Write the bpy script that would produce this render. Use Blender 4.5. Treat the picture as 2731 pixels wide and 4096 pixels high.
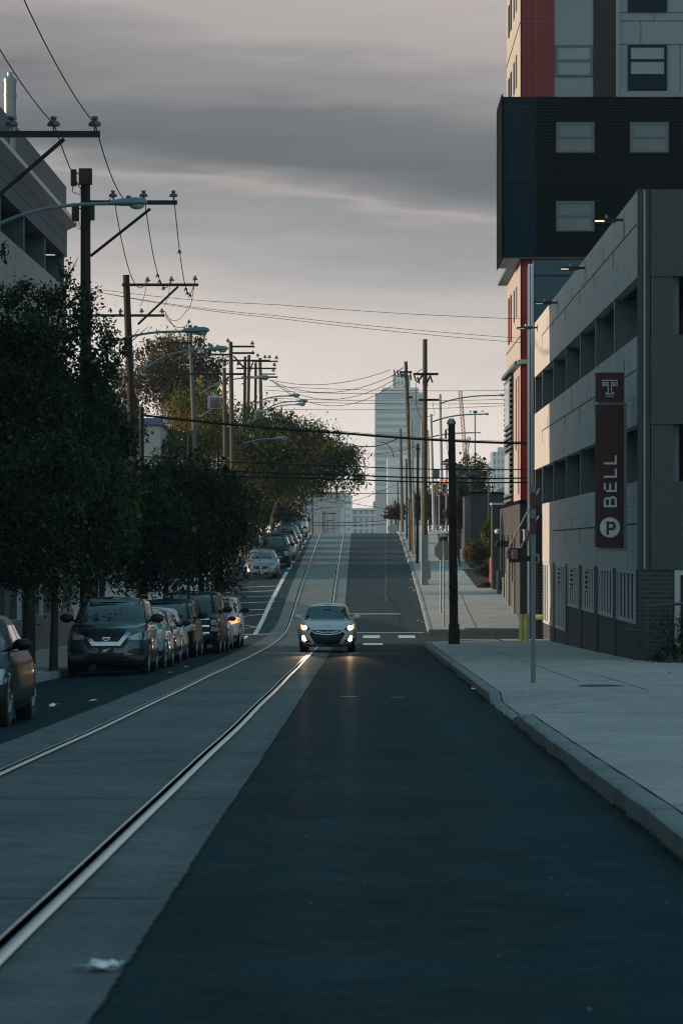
import bpy, bmesh, math, random
import numpy as np
from mathutils import Vector, Matrix
random.seed(7); RNG = np.random.default_rng(7)
for _o in list(bpy.data.objects): bpy.data.objects.remove(_o)
sc = bpy.context.scene
COL = sc.collection
# ------------------------------------------------------------------ camera
F = 13500.0; VX = 1446.0; HY = 2188.0; CZ = 1.5
cam_d = bpy.data.cameras.new("camera"); cam = bpy.data.objects.new("camera", cam_d); COL.objects.link(cam)
cam.location = (0, 0, CZ); cam.rotation_euler = (math.radians(90), 0, 0)
cam_d.lens = F / 4096 * 36; cam_d.sensor_width = 36
cam_d.shift_x = -(VX - 1365.5) / 4096; cam_d.shift_y = (HY - 2048) / 4096
cam_d.clip_start = 0.5; cam_d.clip_end = 9000
cam_d.dof.use_dof = True; cam_d.dof.focus_distance = 98; cam_d.dof.aperture_fstop = 7.0
sc.camera = cam
# ------------------------------------------------------------------ world
SUN_EL, SUN_AZ = math.radians(9.5), math.radians(-88)      # azimuth measured from +Y towards +X
world = bpy.data.worlds.new("World"); sc.world = world; world.use_nodes = True
nt = world.node_tree; nd = nt.nodes; lk = nt.links; nd.clear()
def N(t, **k):
    n = nd.new(t)
    for a, b in k.items(): setattr(n, a, b)
    return n
def M(op, a, b=None):
    n = N("ShaderNodeMath", operation=op)
    for i, v in enumerate((a, b)):
        if v is None: continue
        if hasattr(v, "links"): lk.new(v, n.inputs[i])
        else: n.inputs[i].default_value = v
    return n.outputs[0]
tc = N("ShaderNodeTexCoord"); sep = N("ShaderNodeSeparateXYZ"); lk.new(tc.outputs["Generated"], sep.inputs[0])
sx, sy, sz = sep.outputs
nmap = N("ShaderNodeMapping"); nmap.inputs["Scale"].default_value = (3.5, 3.5, 26); lk.new(tc.outputs["Generated"], nmap.inputs[0])
nz = N("ShaderNodeTexNoise"); nz.inputs["Scale"].default_value = 2.2; nz.inputs["Detail"].default_value = 5; nz.inputs["Roughness"].default_value = .55
lk.new(nmap.outputs[0], nz.inputs["Vector"])
nz2 = N("ShaderNodeTexNoise"); nz2.inputs["Scale"].default_value = 7; nz2.inputs["Detail"].default_value = 4
lk.new(nmap.outputs[0], nz2.inputs["Vector"])
warp = M("MULTIPLY", M("SUBTRACT", nz.outputs[0], .5), .030)
warp2 = M("MULTIPLY", M("SUBTRACT", nz2.outputs[0], .5), .010)
e = M("ADD", M("ADD", M("ADD", sz, M("MULTIPLY", sx, .13)), warp), warp2)
ramp = N("ShaderNodeValToRGB"); lk.new(M("MULTIPLY", e, 2.0), ramp.inputs[0])
cr = ramp.color_ramp; cr.interpolation = 'B_SPLINE' if False else 'EASE'
def srgb(*c): return tuple(((v/255+.055)/1.055)**2.4 if v > 10 else v/255/12.92 for v in c)
stops = [(0.0, (224,209,203)), (.02,(223,209,201)), (.045,(219,205,195)), (.062,(205,192,184)), (.074,(186,176,172)),
         (.083,(166,161,162)), (.091,(148,147,150)), (.096,(146,143,145)), (.0995,(170,161,158)), (.103,(128,126,129)),
         (.110,(98,100,105)), (.122,(108,109,113)), (.134,(142,138,140)), (.148,(176,167,166)), (.170,(186,176,174)), (.21,(150,150,152)), (.32,(96,140,155)), (.5,(92,140,157))]
els = cr.elements
while len(els) > 1: els.remove(els[-1])
els[0].position = 0; els[0].color = (*srgb(*stops[0][1]), 1)
for p, c in stops[1:]:
    x = els.new(min(1, p*2)); x.color = (*srgb(*c), 1)
# glow of the low sun, well outside the frame
sdir = (math.sin(SUN_AZ)*math.cos(SUN_EL), math.cos(SUN_AZ)*math.cos(SUN_EL), math.sin(SUN_EL))
dot = N("ShaderNodeVectorMath", operation='DOT_PRODUCT'); lk.new(tc.outputs["Generated"], dot.inputs[0]); dot.inputs[1].default_value = sdir
glow = M("POWER", M("MAXIMUM", dot.outputs["Value"], 0.0), 7.0)
lowb = M("MAXIMUM", M("SUBTRACT", 1.0, M("MULTIPLY", M("ABSOLUTE", sz), 2.2)), 0.0)
gl = M("MULTIPLY", glow, lowb)
lift = M("ADD", 1.01, M("MULTIPLY", M("MAXIMUM", M("SUBTRACT", 1.0, M("MULTIPLY", M("MAXIMUM", sz, 0.0), 9.0)), 0.0), .46))
rsc = N("ShaderNodeVectorMath", operation='SCALE'); lk.new(ramp.outputs[0], rsc.inputs[0]); lk.new(lift, rsc.inputs[3])
# the sky behind the viewer: bluish, brightened as added fill for camera-facing sides
bk = N("ShaderNodeMapRange", interpolation_type='SMOOTHSTEP'); lk.new(sy, bk.inputs[0]); bk.inputs[1].default_value = .25; bk.inputs[2].default_value = -.45
upf = M("MAXIMUM", M("SUBTRACT", 1.0, M("MULTIPLY", M("MAXIMUM", sz, 0.0), .95)), 0.0)
bkm = N("ShaderNodeMix", data_type='RGBA'); lk.new(M("MULTIPLY", bk.outputs[0], upf), bkm.inputs[0]); lk.new(rsc.outputs[0], bkm.inputs[6]); bkm.inputs[7].default_value = (.54, .67, .72, 1)
mixw = N("ShaderNodeMix", data_type='RGBA'); lk.new(gl, mixw.inputs[0]); lk.new(bkm.outputs[2], mixw.inputs[6]); mixw.inputs[7].default_value = (1.5, .88, .50, 1)
# a little physical sky above the cloud deck
sky = N("ShaderNodeTexSky"); sky.sky_type = 'NISHITA'; sky.sun_disc = False; sky.sun_elevation = SUN_EL; sky.sun_rotation = SUN_AZ
skm = N("ShaderNodeMix", data_type='RGBA', blend_type='ADD'); skm.inputs[0].default_value = 1
skv = N("ShaderNodeVectorMath", operation='SCALE'); lk.new(sky.outputs[0], skv.inputs[0])
lk.new(M("MULTIPLY", M("MAXIMUM", M("SUBTRACT", sz, .25), 0.0), .02), skv.inputs[3])
lk.new(mixw.outputs[2], skm.inputs[6]); lk.new(skv.outputs[0], skm.inputs[7])
bg = N("ShaderNodeBackground"); bg.inputs[1].default_value = 1.0
wo = N("ShaderNodeOutputWorld"); lk.new(skm.outputs[2], bg.inputs[0]); lk.new(bg.outputs[0], wo.inputs[0])
# ------------------------------------------------------------------ sun
sl = bpy.data.lights.new("sun", 'SUN'); sl.energy = 4.3; sl.angle = math.radians(.6); sl.color = (1, .76, .54)
so = bpy.data.objects.new("sun", sl); COL.objects.link(so)
so.rotation_euler = Vector(sdir).to_track_quat('Z', 'Y').to_euler()
sc.view_settings.view_transform = 'Standard'; sc.view_settings.look = 'None'; sc.view_settings.exposure = 0.0; sc.view_settings.gamma = 1
sc.render.engine = 'CYCLES'; sc.cycles.use_denoising = True
sc.cycles.filter_width = 1.1; sc.cycles.max_bounces = 5; sc.cycles.diffuse_bounces = 3; sc.cycles.glossy_bounces = 3; sc.cycles.volume_bounces = 1; sc.cycles.transparent_max_bounces = 8
sc.cycles.volume_step_rate = 5; sc.cycles.sample_clamp_indirect = 4

# ------------------------------------------------------------------ picture <-> place (pixels of the 2731x4096 photograph)
def XS(x, d): return (x - VX) / F * d
def ZS(y, d): return CZ + (HY - y) / F * d
K = 2731 / 1568
def XD(x, d): return XS(x*K, d)
def ZD(y, d): return ZS(y*K, d)
_pd = [-60, 0, 13.5, 16.6, 21.5, 27.5, 37.8, 50.2, 58.2, 69.2, 75.4, 87.4, 105, 114, 121, 128.6, 138.3, 146.7, 168.7, 206, 228, 234, 242, 260, 320, 600, 900, 2700]
_pz = [.25, -.02, -.17, -.23, -.30, -.42, -.61, -.82, -.95, -1.13, -1.24, -1.44, -1.71, -1.83, -1.86, -1.75, -1.29, -.84, .10, 1.5, 2.33, 2.46, 2.47, 2.2, .8, -5, -9, -9]
_gx = np.arange(-60, 2701, 1.0); _gy = np.interp(_gx, _pd, _pz)
_k = np.ones(5)/5
_gs = np.convolve(np.pad(_gy, 2, mode='edge'), _k, mode='valid')
def G(d): return float(np.interp(d, _gx, _gs))
def GZ(d, X=0):
    z = G(d)
    if X < -3.7: z -= .04 * min(-3.7 - X, 2.8)
    return z
def slope(d): return (G(d+2) - G(d-2)) / 4

# ------------------------------------------------------------------ materials
MATS = {}
def _new(name):
    m = bpy.data.materials.new(name); m.use_nodes = True
    return m, m.node_tree, m.node_tree.nodes["Principled BSDF"]
def mat(name, col, rough=.6, metal=0, spec=.5, var=.15, scale=6.0, bump=0.0, emit=None, estr=1.0, coat=0, aniso=None, stretch=(1,1,1), alpha=None, var2=None, scale2=40.):
    if name in MATS: return MATS[name]
    m, t, b = _new(name); n = t.nodes; l = t.links
    b.inputs["Roughness"].default_value = rough; b.inputs["Metallic"].default_value = metal
    b.inputs["Specular IOR Level"].default_value = spec
    if coat: b.inputs["Coat Weight"].default_value = coat; b.inputs["Coat Roughness"].default_value = .04
    if var:
        tc = n.new("ShaderNodeTexCoord"); mp = n.new("ShaderNodeMapping"); mp.inputs["Scale"].default_value = stretch
        l.new(tc.outputs["Object"], mp.inputs[0])
        nz = n.new("ShaderNodeTexNoise"); nz.inputs["Scale"].default_value = scale; nz.inputs["Detail"].default_value = 6; nz.inputs["Roughness"].default_value = .6
        l.new(mp.outputs[0], nz.inputs["Vector"])
        r = n.new("ShaderNodeMapRange"); r.inputs[1].default_value = .25; r.inputs[2].default_value = .75
        r.inputs[3].default_value = 1-var; r.inputs[4].default_value = 1+var; l.new(nz.outputs[0], r.inputs[0])
        fac = r.outputs[0]
        if var2:
            n2 = n.new("ShaderNodeTexNoise"); n2.inputs["Scale"].default_value = scale2; n2.inputs["Detail"].default_value = 2; l.new(tc.outputs["Object"], n2.inputs["Vector"])
            r2 = n.new("ShaderNodeMapRange"); r2.inputs[1].default_value = .3; r2.inputs[2].default_value = .7
            r2.inputs[3].default_value = 1-var2; r2.inputs[4].default_value = 1+var2; l.new(n2.outputs[0], r2.inputs[0])
            mm = n.new("ShaderNodeMath"); mm.operation = 'MULTIPLY'; l.new(fac, mm.inputs[0]); l.new(r2.outputs[0], mm.inputs[1]); fac = mm.outputs[0]
        v = n.new("ShaderNodeVectorMath"); v.operation = 'SCALE'; v.inputs[0].default_value = col; l.new(fac, v.inputs[3])
        l.new(v.outputs[0], b.inputs["Base Color"])
        if bump:
            bp = n.new("ShaderNodeBump"); bp.inputs["Strength"].default_value = bump; bp.inputs["Distance"].default_value = .02
            l.new(nz.outputs[0], bp.inputs["Height"]); l.new(bp.outputs[0], b.inputs["Normal"])
    else: b.inputs["Base Color"].default_value = (*col, 1)
    if emit: b.inputs["Emission Color"].default_value = (*emit, 1); b.inputs["Emission Strength"].default_value = estr
    if alpha is not None: b.inputs["Alpha"].default_value = alpha
    MATS[name] = m; return m
def brickmat(name, c1, c2, mortar, sx=1, bw=.4, bh=.1, axis='Y', rough=.8):
    if name in MATS: return MATS[name]
    m, t, b = _new(name); n = t.nodes; l = t.links
    tc = n.new("ShaderNodeTexCoord"); s = n.new("ShaderNodeSeparateXYZ"); c = n.new("ShaderNodeCombineXYZ"); l.new(tc.outputs["Object"], s.inputs[0])
    a = n.new("ShaderNodeMath"); a.operation = 'ADD'; l.new(s.outputs[0], a.inputs[0]); l.new(s.outputs[1], a.inputs[1])
    l.new(a.outputs[0], c.inputs[0]); l.new(s.outputs[2], c.inputs[1])
    br = n.new("ShaderNodeTexBrick"); l.new(c.outputs[0], br.inputs["Vector"]); br.inputs["Scale"].default_value = 1
    br.inputs["Color1"].default_value = (*c1, 1); br.inputs["Color2"].default_value = (*c2, 1); br.inputs["Mortar"].default_value = (*mortar, 1)
    br.inputs["Brick Width"].default_value = bw; br.inputs["Row Height"].default_value = bh; br.inputs["Mortar Size"].default_value = .012
    l.new(br.outputs["Color"], b.inputs["Base Color"]); b.inputs["Roughness"].default_value = rough
    bp = n.new("ShaderNodeBump"); bp.inputs["Strength"].default_value = .4; bp.inputs["Distance"].default_value = .01; bp.invert = True
    l.new(br.outputs["Fac"], bp.inputs["Height"]); l.new(bp.outputs[0], b.inputs["Normal"])
    MATS[name] = m; return m
def groundmat(name, col, var, speck, rough, joints=None, crack=0, stain=.0, spec=.5, coat=0, bands=()):
    """concrete / asphalt in object coordinates (metres)"""
    if name in MATS: return MATS[name]
    m, t, b = _new(name); n = t.nodes; l = t.links
    tc = n.new("ShaderNodeTexCoord"); O = tc.outputs["Object"]
    def noise(sc_, det, rg=.6, st=None):
        z = n.new("ShaderNodeTexNoise"); z.inputs["Scale"].default_value = sc_; z.inputs["Detail"].default_value = det; z.inputs["Roughness"].default_value = rg
        if st:
            mp = n.new("ShaderNodeMapping"); mp.inputs["Scale"].default_value = st; l.new(O, mp.inputs[0]); l.new(mp.outputs[0], z.inputs["Vector"])
        else: l.new(O, z.inputs["Vector"])
        return z.outputs[0]
    def mr(v, a, b_, c, d_):
        r = n.new("ShaderNodeMapRange"); l.new(v, r.inputs[0]); r.inputs[1].default_value = a; r.inputs[2].default_value = b_; r.inputs[3].default_value = c; r.inputs[4].default_value = d_
        return r.outputs[0]
    def mul(a, b_):
        q = n.new("ShaderNodeMath"); q.operation = 'MULTIPLY'; l.new(a, q.inputs[0]); l.new(b_, q.inputs[1]); return q.outputs[0]
    f = mul(mr(noise(.35, 6), .3, .7, 1-var, 1+var), mr(noise(28, 3), .3, .7, 1-speck, 1+speck))
    f = mul(f, mr(noise(90, 2), .3, .7, 1-speck*.8, 1+speck*.8))
    f = mul(f, mr(noise(1.6, 5, .7), .3, .7, 1-var*.7, 1+var*.7)); f = mul(f, mr(noise(9, 4, .7), .3, .7, 1-speck*.7, 1+speck*.7))
    big = mr(noise(2.2, 3, .5, (1, .5, 1)), .52, .72, 0, 1)
    if crack:
        vo = n.new("ShaderNodeTexVoronoi"); vo.feature = 'DISTANCE_TO_EDGE'; vo.inputs["Scale"].default_value = .16; vo.inputs["Randomness"].default_value = 1
        wn = n.new("ShaderNodeTexNoise"); wn.inputs["Scale"].default_value = 1.3; wn.inputs["Detail"].default_value = 6; l.new(O, wn.inputs["Vector"])
        va = n.new("ShaderNodeVectorMath"); va.operation = 'MULTIPLY_ADD'; l.new(wn.outputs["Color"], va.inputs[0]); va.inputs[1].default_value = (1.6,1.6,1.6); l.new(O, va.inputs[2])
        l.new(va.outputs[0], vo.inputs["Vector"])
        f = mul(f, mr(vo.outputs[0], 0, .0035, 1-crack, 1))
    if bands:
        sx_ = n.new("ShaderNodeSeparateXYZ"); l.new(O, sx_.inputs[0])
        for (c0, hw_, gain) in bands:
            q1 = n.new("ShaderNodeMath"); q1.operation = 'SUBTRACT'; l.new(sx_.outputs[0], q1.inputs[0]); q1.inputs[1].default_value = c0
            q2 = n.new("ShaderNodeMath"); q2.operation = 'ABSOLUTE'; l.new(q1.outputs[0], q2.inputs[0])
            bnd = mr(q2.outputs[0], 0, hw_, gain, 1); f = mul(f, bnd)
    if stain: f = mul(f, mr(big, 0, 1, 1, 1-stain))
    v = n.new("ShaderNodeVectorMath"); v.operation = 'SCALE'; v.inputs[0].default_value = col; l.new(f, v.inputs[3])
    l.new(v.outputs[0], b.inputs["Base Color"]); l.new(mr(noise(3, 4), .3, .7, rough-.07, rough+.1), b.inputs["Roughness"]); b.inputs["Specular IOR Level"].default_value = spec
    if coat: b.inputs["Coat Weight"].default_value = coat; b.inputs["Coat Roughness"].default_value = .30
    bp = n.new("ShaderNodeBump"); bp.inputs["Strength"].default_value = .35; bp.inputs["Distance"].default_value = .006
    l.new(noise(55, 4, .7), bp.inputs["Height"]); l.new(bp.outputs[0], b.inputs["Normal"])
    MATS[name] = m; return m

# ------------------------------------------------------------------ mesh builder
class MB:
    def __init__(s): s.v = []; s.f = []; s.m = []
    def add(s, vs, fs, mi=0):
        o = len(s.v); s.v += [tuple(v) for v in vs]; s.f += [tuple(i+o for i in f) for f in fs]; s.m += [mi]*len(fs); return s
    def box(s, x0, x1, y0, y1, z0, z1, mi=0):
        return s.add([(x0,y0,z0),(x1,y0,z0),(x1,y1,z0),(x0,y1,z0),(x0,y0,z1),(x1,y0,z1),(x1,y1,z1),(x0,y1,z1)],
                     [(0,3,2,1),(4,5,6,7),(0,1,5,4),(1,2,6,5),(2,3,7,6),(3,0,4,7)], mi)
    def tube(s, pts, r, n=8, mi=0, caps=True):
        pts = [Vector(p) for p in pts]; rs = r if isinstance(r, (list, tuple)) else [r]*len(pts)
        vs = []; fs = []
        for i, p in enumerate(pts):
            a = pts[max(0, i-1)]; b = pts[min(len(pts)-1, i+1)]; t = (b-a).normalized()
            u = t.cross(Vector((0,0,1)))
            if u.length < .05: u = t.cross(Vector((0,1,0)))
            u.normalize(); w = t.cross(u)
            for k in range(n):
                an = 2*math.pi*k/n; vs.append(p + (u*math.cos(an) + w*math.sin(an))*rs[i])
        for i in range(len(pts)-1):
            for k in range(n):
                a = i*n+k; b = i*n+(k+1) % n; fs.append((a, b, b+n, a+n))
        if caps: fs.append(tuple(range(n-1, -1, -1))); fs.append(tuple((len(pts)-1)*n+k for k in range(n)))
        return s.add(vs, fs, mi)
    def cyl(s, x, y, z0, z1, r0, r1=None, n=14, mi=0): return s.tube([(x,y,z0),(x,y,z1)], [r0, r0 if r1 is None else r1], n, mi)
    def lathe(s, c, prof, n=16, axis='z', mi=0):
        vs = []; fs = []
        for (r, h) in prof:
            for k in range(n):
                a = 2*math.pi*k/n; q = (r*math.cos(a), r*math.sin(a))
                vs.append((c[0]+q[0], c[1]+q[1], c[2]+h) if axis == 'z' else ((c[0]+h, c[1]+q[0], c[2]+q[1]) if axis == 'x' else (c[0]+q[0], c[1]+h, c[2]+q[1])))
        for i in range(len(prof)-1):
            for k in range(n):
                a = i*n+k; b = i*n+(k+1) % n; fs.append((a, b, b+n, a+n))
        fs.append(tuple(range(n))); fs.append(tuple((len(prof)-1)*n+k for k in range(n)))
        return s.add(vs, fs, mi)
    def prism(s, poly, vec, mi=0):
        n = len(poly); vec = Vector(vec); vs = [Vector(p) for p in poly]; vs = vs + [v+vec for v in vs]
        return s.add(vs, [tuple(range(n)), tuple(range(2*n-1, n-1, -1))] + [(i, i+n, (i+1) % n+n, (i+1) % n) for i in range(n)], mi)
    def blob(s, c, r, n=10, m=7, mi=0):
        vs = []; fs = []
        for i in range(m+1):
            ph = math.pi*i/m
            for k in range(n):
                a = 2*math.pi*k/n; vs.append((c[0]+r[0]*math.sin(ph)*math.cos(a), c[1]+r[1]*math.sin(ph)*math.sin(a), c[2]+r[2]*math.cos(ph)))
        for i in range(m):
            for k in range(n):
                a = i*n+k; b = i*n+(k+1) % n; fs.append((a, a+n, b+n, b))
        return s.add(vs, fs, mi)
    def build(s, name, mats, parent=None, off=(0,0,0), smooth=False, loc=None, fix=True):
        me = bpy.data.meshes.new(name)
        ox, oy, oz = off
        me.from_pydata([(a-ox, b-oy, c-oz) for a, b, c in s.v], [], s.f)
        if not isinstance(mats, (list, tuple)): mats = [mats]
        for m in mats: me.materials.append(m)
        me.polygons.foreach_set("material_index", s.m)
        if fix:
            bm = bmesh.new(); bm.from_mesh(me); bmesh.ops.recalc_face_normals(bm, faces=bm.faces); bm.to_mesh(me); bm.free()
        if smooth:
            me.polygons.foreach_set("use_smooth", [True]*len(me.polygons))
            try: me.set_sharp_from_angle(angle=math.radians(38))
            except Exception: pass
        o = bpy.data.objects.new(name, me); COL.objects.link(o)
        if parent: o.parent = parent
        if loc: o.location = loc
        return o
def T(name, label, cat, loc=(0,0,0), group=None, rot=(0,0,0)):
    o = bpy.data.objects.new(name, None); COL.objects.link(o); o.location = loc; o.rotation_euler = rot; o.empty_display_size = .2
    o['label'] = label; o['category'] = cat
    if group: o['group'] = group
    return o
def tag(o, label, cat, group=None):
    o['label'] = label; o['category'] = cat
    if group: o['group'] = group
    return o
def struct(o): o['kind'] = 'structure'; return o
def origin(o, loc):
    """give a world-built mesh its own origin"""
    v = Vector(loc); o.data.transform(Matrix.Translation(-v)); o.location = v; return o

# common materials
m_conc = mat("concrete", (.25,.265,.262), .85, var=.12, scale=1.2, var2=.14, scale2=26, bump=.25)
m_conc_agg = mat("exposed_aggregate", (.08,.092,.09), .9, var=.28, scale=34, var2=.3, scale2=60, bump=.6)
m_joint = mat("joint_sealant", (.02,.024,.026), .9, var=0)
m_wood = mat("pole_wood", (.095,.080,.055), .9, var=.35, scale=3, stretch=(8,8,.6), bump=.3)
m_wood_grey = mat("weathered_pole", (.13,.125,.112), .9, var=.25, scale=3, stretch=(8,8,.6), bump=.3)
m_wood_dark = mat("creosote_wood", (.026,.021,.017), .85, var=.4, scale=3, stretch=(8,8,.6), bump=.3)
m_black = mat("black_metal", (.012,.014,.016), .5, var=.1)
m_wire = mat("cable_sheath", (.008,.012,.014), .8, var=0, spec=.2)
m_gal = mat("galvanised_steel", (.30,.34,.36), .5, .6, var=.12, scale=12)
m_lampgrey = mat("lamp_housing", (.16,.22,.25), .5, .1, var=.08)
m_glasslamp = mat("lamp_glass", (.32,.36,.38), .15, var=0, spec=.8)
m_insul = mat("porcelain", (.06,.085,.10), .35, var=.1)
m_insul_l = mat("porcelain_light", (.35,.33,.32), .3, var=.1)
m_rust = mat("rusty_steel", (.05,.024,.016), .8, var=.55, scale=5, bump=.2)
HAZE = 0.00017
# ================================================================== ground, road, pavements
def strip(name, d0, d1, step, xs, zf, m, thick=None, jit=None):
    """sheet along the street: xs(d) gives the list of x columns, zf(d,X) the height"""
    b = MB(); ds = list(np.arange(d0, d1, step)) + [d1]; rows = []
    for d in ds: rows.append([(x, d, zf(d, x)) for x in xs(d)])
    n = len(rows[0]); vs = [p for r in rows for p in r]
    fs = [(i*n+j, i*n+j+1, (i+1)*n+j+1, (i+1)*n+j) for i in range(len(ds)-1) for j in range(n-1)]
    b.add(vs, fs); return b
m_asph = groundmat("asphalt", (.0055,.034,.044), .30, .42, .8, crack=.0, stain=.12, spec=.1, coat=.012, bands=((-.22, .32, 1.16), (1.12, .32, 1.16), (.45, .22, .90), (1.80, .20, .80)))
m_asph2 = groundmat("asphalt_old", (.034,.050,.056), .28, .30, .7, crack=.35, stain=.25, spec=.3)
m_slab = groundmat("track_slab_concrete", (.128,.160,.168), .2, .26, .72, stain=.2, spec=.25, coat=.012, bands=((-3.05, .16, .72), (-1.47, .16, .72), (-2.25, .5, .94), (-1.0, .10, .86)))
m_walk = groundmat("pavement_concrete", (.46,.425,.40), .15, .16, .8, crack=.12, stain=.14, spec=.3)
m_curb = groundmat("kerb_concrete", (.27,.29,.295), .14, .14, .8, stain=.3, spec=.3)
m_earth = mat("earth", (.05,.055,.04), .95, var=.4, scale=.2)
m_paint = mat("road_paint", (.88,.88,.86), .7, var=.30, scale=9, var2=.3, scale2=30)
def terr(d, X):
    z = GZ(d, X) - .06
    return z
tx = [-420, -200, -80, -40, -20, -12, -8.5, -6, -3.7, 0, 2, 6, 8.5, 14, 30, 80, 200, 420]
b = strip("terrain", -40, 270, 3, lambda d: tx, terr, m_earth)
struct(b.build("terrain", m_earth))
b = strip("terrain", 270, 2190, 30, lambda d: tx, terr, m_earth); struct(b.build("far_terrain", m_earth))
LC = -6.45                                                             # left gutter line
def RC(d): return (1.74 + .0032*max(d, 0)) if d < 117 else 2.52        # right gutter line
rxs = lambda d: [LC-.05, -5.5, -4.6, -3.7, -2.2, -.8, .6, RC(d)+.05]
struct(strip("road", -40, 117, 1, rxs, lambda d, X: GZ(d, X), m_asph).build("road", m_asph, smooth=True))
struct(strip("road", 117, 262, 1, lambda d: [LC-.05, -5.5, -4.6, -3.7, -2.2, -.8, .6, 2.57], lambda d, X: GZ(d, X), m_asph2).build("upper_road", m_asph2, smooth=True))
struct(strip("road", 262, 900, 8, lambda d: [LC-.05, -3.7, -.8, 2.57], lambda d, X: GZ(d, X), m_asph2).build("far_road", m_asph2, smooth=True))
# cross street right and left
CX0, CX1 = 113.8, 127.22
b = MB()
for (x0, x1) in ((2.0, 60), (-60, LC)):
    o = strip("x", CX0, CX1, 1, lambda d: list(np.linspace(x0, x1, 12)), lambda d, X: G(d)-.004 - (.11 if X < 0 else 0), m_asph2); b.add(o.v, o.f)
struct(b.build("cross_street", m_asph2))
m_lip = mat("edge_shade_and_tar", (.008,.012,.013), .9, var=.3)  # near-black for the painted slab edge shadow and for crack tar
# track slab with a ragged edge
_jr = RNG.normal(0, 1, 3000)
def jag(d, a=.02, s=0):
    i = int((d+50)*3) + s
    return a * (.7*_jr[i % 3000] + .5*_jr[(i//4+900) % 3000])
def bl(d, a, b_):
    t = min(1, max(0, (d-112)/26)); t = t*t*(3-2*t); return a*(1-t)+b_*t
sx0 = lambda d: bl(d, -3.76, -3.30)+jag(d, .009, 40); sx1 = lambda d: bl(d, -.94, -.70)+jag(d, .008)
_js = RNG.normal(0, 1, 6000)
def sx1n(d):
    if d > 126.5: return sx1(d)
    i = int((d+50)*14); return bl(d, -.94, -.70)+jag(d, .0035)+.006*_js[i % 6000]*(1 if _js[(i//9+77) % 6000] > -.2 else .3)
b = strip("slab", -6, 127, .07, lambda d: [sx0(d), -2.25, sx1n(d)], lambda d, X: GZ(d, X)+.006, m_slab); c_ = strip("slab", -40, -6, 2, lambda d: [sx0(d), -2.25, sx1(d)], lambda d, X: GZ(d, X)+.006, m_slab); b.add(c_.v, c_.f)
struct(b.build("track_slab", m_slab, smooth=True))
struct(strip("lip", -6, 127, .07, lambda d: [sx1n(d)-.003, sx1n(d)+.009+.004*_js[int(d*13) % 6000]], lambda d, X: GZ(d, X)+.0075, m_lip).build("slab_edge_shade", m_lip))  # thin dark strip paints the narrow shadow at the slab edge
m_slab2 = groundmat('upper_slab_lit_concrete', (.24,.25,.25), .12, .2, .7, stain=.12, spec=.35)  # paler, neutral copy of the slab: stronger uphill light put into the colour
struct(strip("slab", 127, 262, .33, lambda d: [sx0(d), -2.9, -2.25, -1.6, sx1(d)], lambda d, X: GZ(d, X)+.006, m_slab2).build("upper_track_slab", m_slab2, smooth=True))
# asphalt lip shadow along the slab, painted as a dark strip
struct(strip("lip", 127, 240, .33, lambda d: [sx1(d)-.003, sx1(d)+.012], lambda d, X: GZ(d, X)+.010, m_lip).build("slab_edge_shade", m_lip))
# cross joints in the slab
b = MB()
for d in (16.5, 25, 33, 41.5, 50, 57, 66, 75, 84, 93, 102, 111, 127, 136, 146, 157, 169, 182, 197, 214):
    z = G(d)+.010; b.add([(-3.72,d,z),(-1.0,d,z),(-1.0,d+.035,z),(-3.72,d+.035,z)], [(0,1,2,3)])
struct(b.build("slab_joints", mat("slab_joint", (.07,.08,.085), .9, var=.2)))
# rails
m_rail = mat("rail_steel", (.95,.93,.93), .30, .95, var=.06, scale=20)
m_groove = mat("rail_groove", (.0015,.002,.002), 1, var=0, spec=0)
for nm, xa, xb, lab in (("left", -3.05, -2.82, "tram rail farther from the grey kerb pavement, next to the parked cars"), ("right", -1.45, -1.24, "tram rail beside the dark asphalt lane, passing under the white car")):
    X = lambda d: bl(d, xa, xb) + .006*math.sin(d*.35)
    sgn = -1
    t = T("tram_rail", lab, "rail", (X(0), 0, G(0)), "rails of the tram track")
    off = (X(0), 0, G(0))
    hw = .031
    b = strip("h", -38, 262, .5, lambda d: [X(d)-hw, X(d)-hw*.6, X(d)+hw*.6, X(d)+hw], lambda d, x: G(d)+.022 + (.006 if abs(x-X(d)) < hw*.8 else 0), m_rail)
    b.build("rail_head", m_rail, t, off, smooth=True, fix=False)
    b = strip("g", -38, 262, .5, lambda d: [X(d)-hw-.05, X(d)-hw], lambda d, x: G(d)+.014, m_groove); b.build("groove", m_groove, t, off)
    b = strip("g", -38, 262, .5, lambda d: [X(d)-hw-.066, X(d)-hw-.05], lambda d, x: G(d)+.018, m_rail); b.build("guard_lip", m_rail, t, off)
# markings
b = MB()
def mark(x0, x1, d0, d1, h=.012): 
    n = max(1, int(abs(d1-d0)/1.5)); 
    for i in range(n):
        a = d0+(d1-d0)*i/n; c = d0+(d1-d0)*(i+1)/n
        b.add([(x0,a,GZ(a,x0)+h),(x1,a,GZ(a,x1)+h),(x1,c,GZ(c,x1)+h),(x0,c,GZ(c,x0)+h)], [(0,1,2,3)])
def slant(xa, da, xb, db, w=.12, h=.0125):
    b.add([(xa,da,GZ(da,xa)+h),(xb,db,GZ(db,xb)+h),(xb,db+w,GZ(db+w,xb)+h),(xa,da+w,GZ(da+w,xa)+h)], [(0,1,2,3)])
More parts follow.
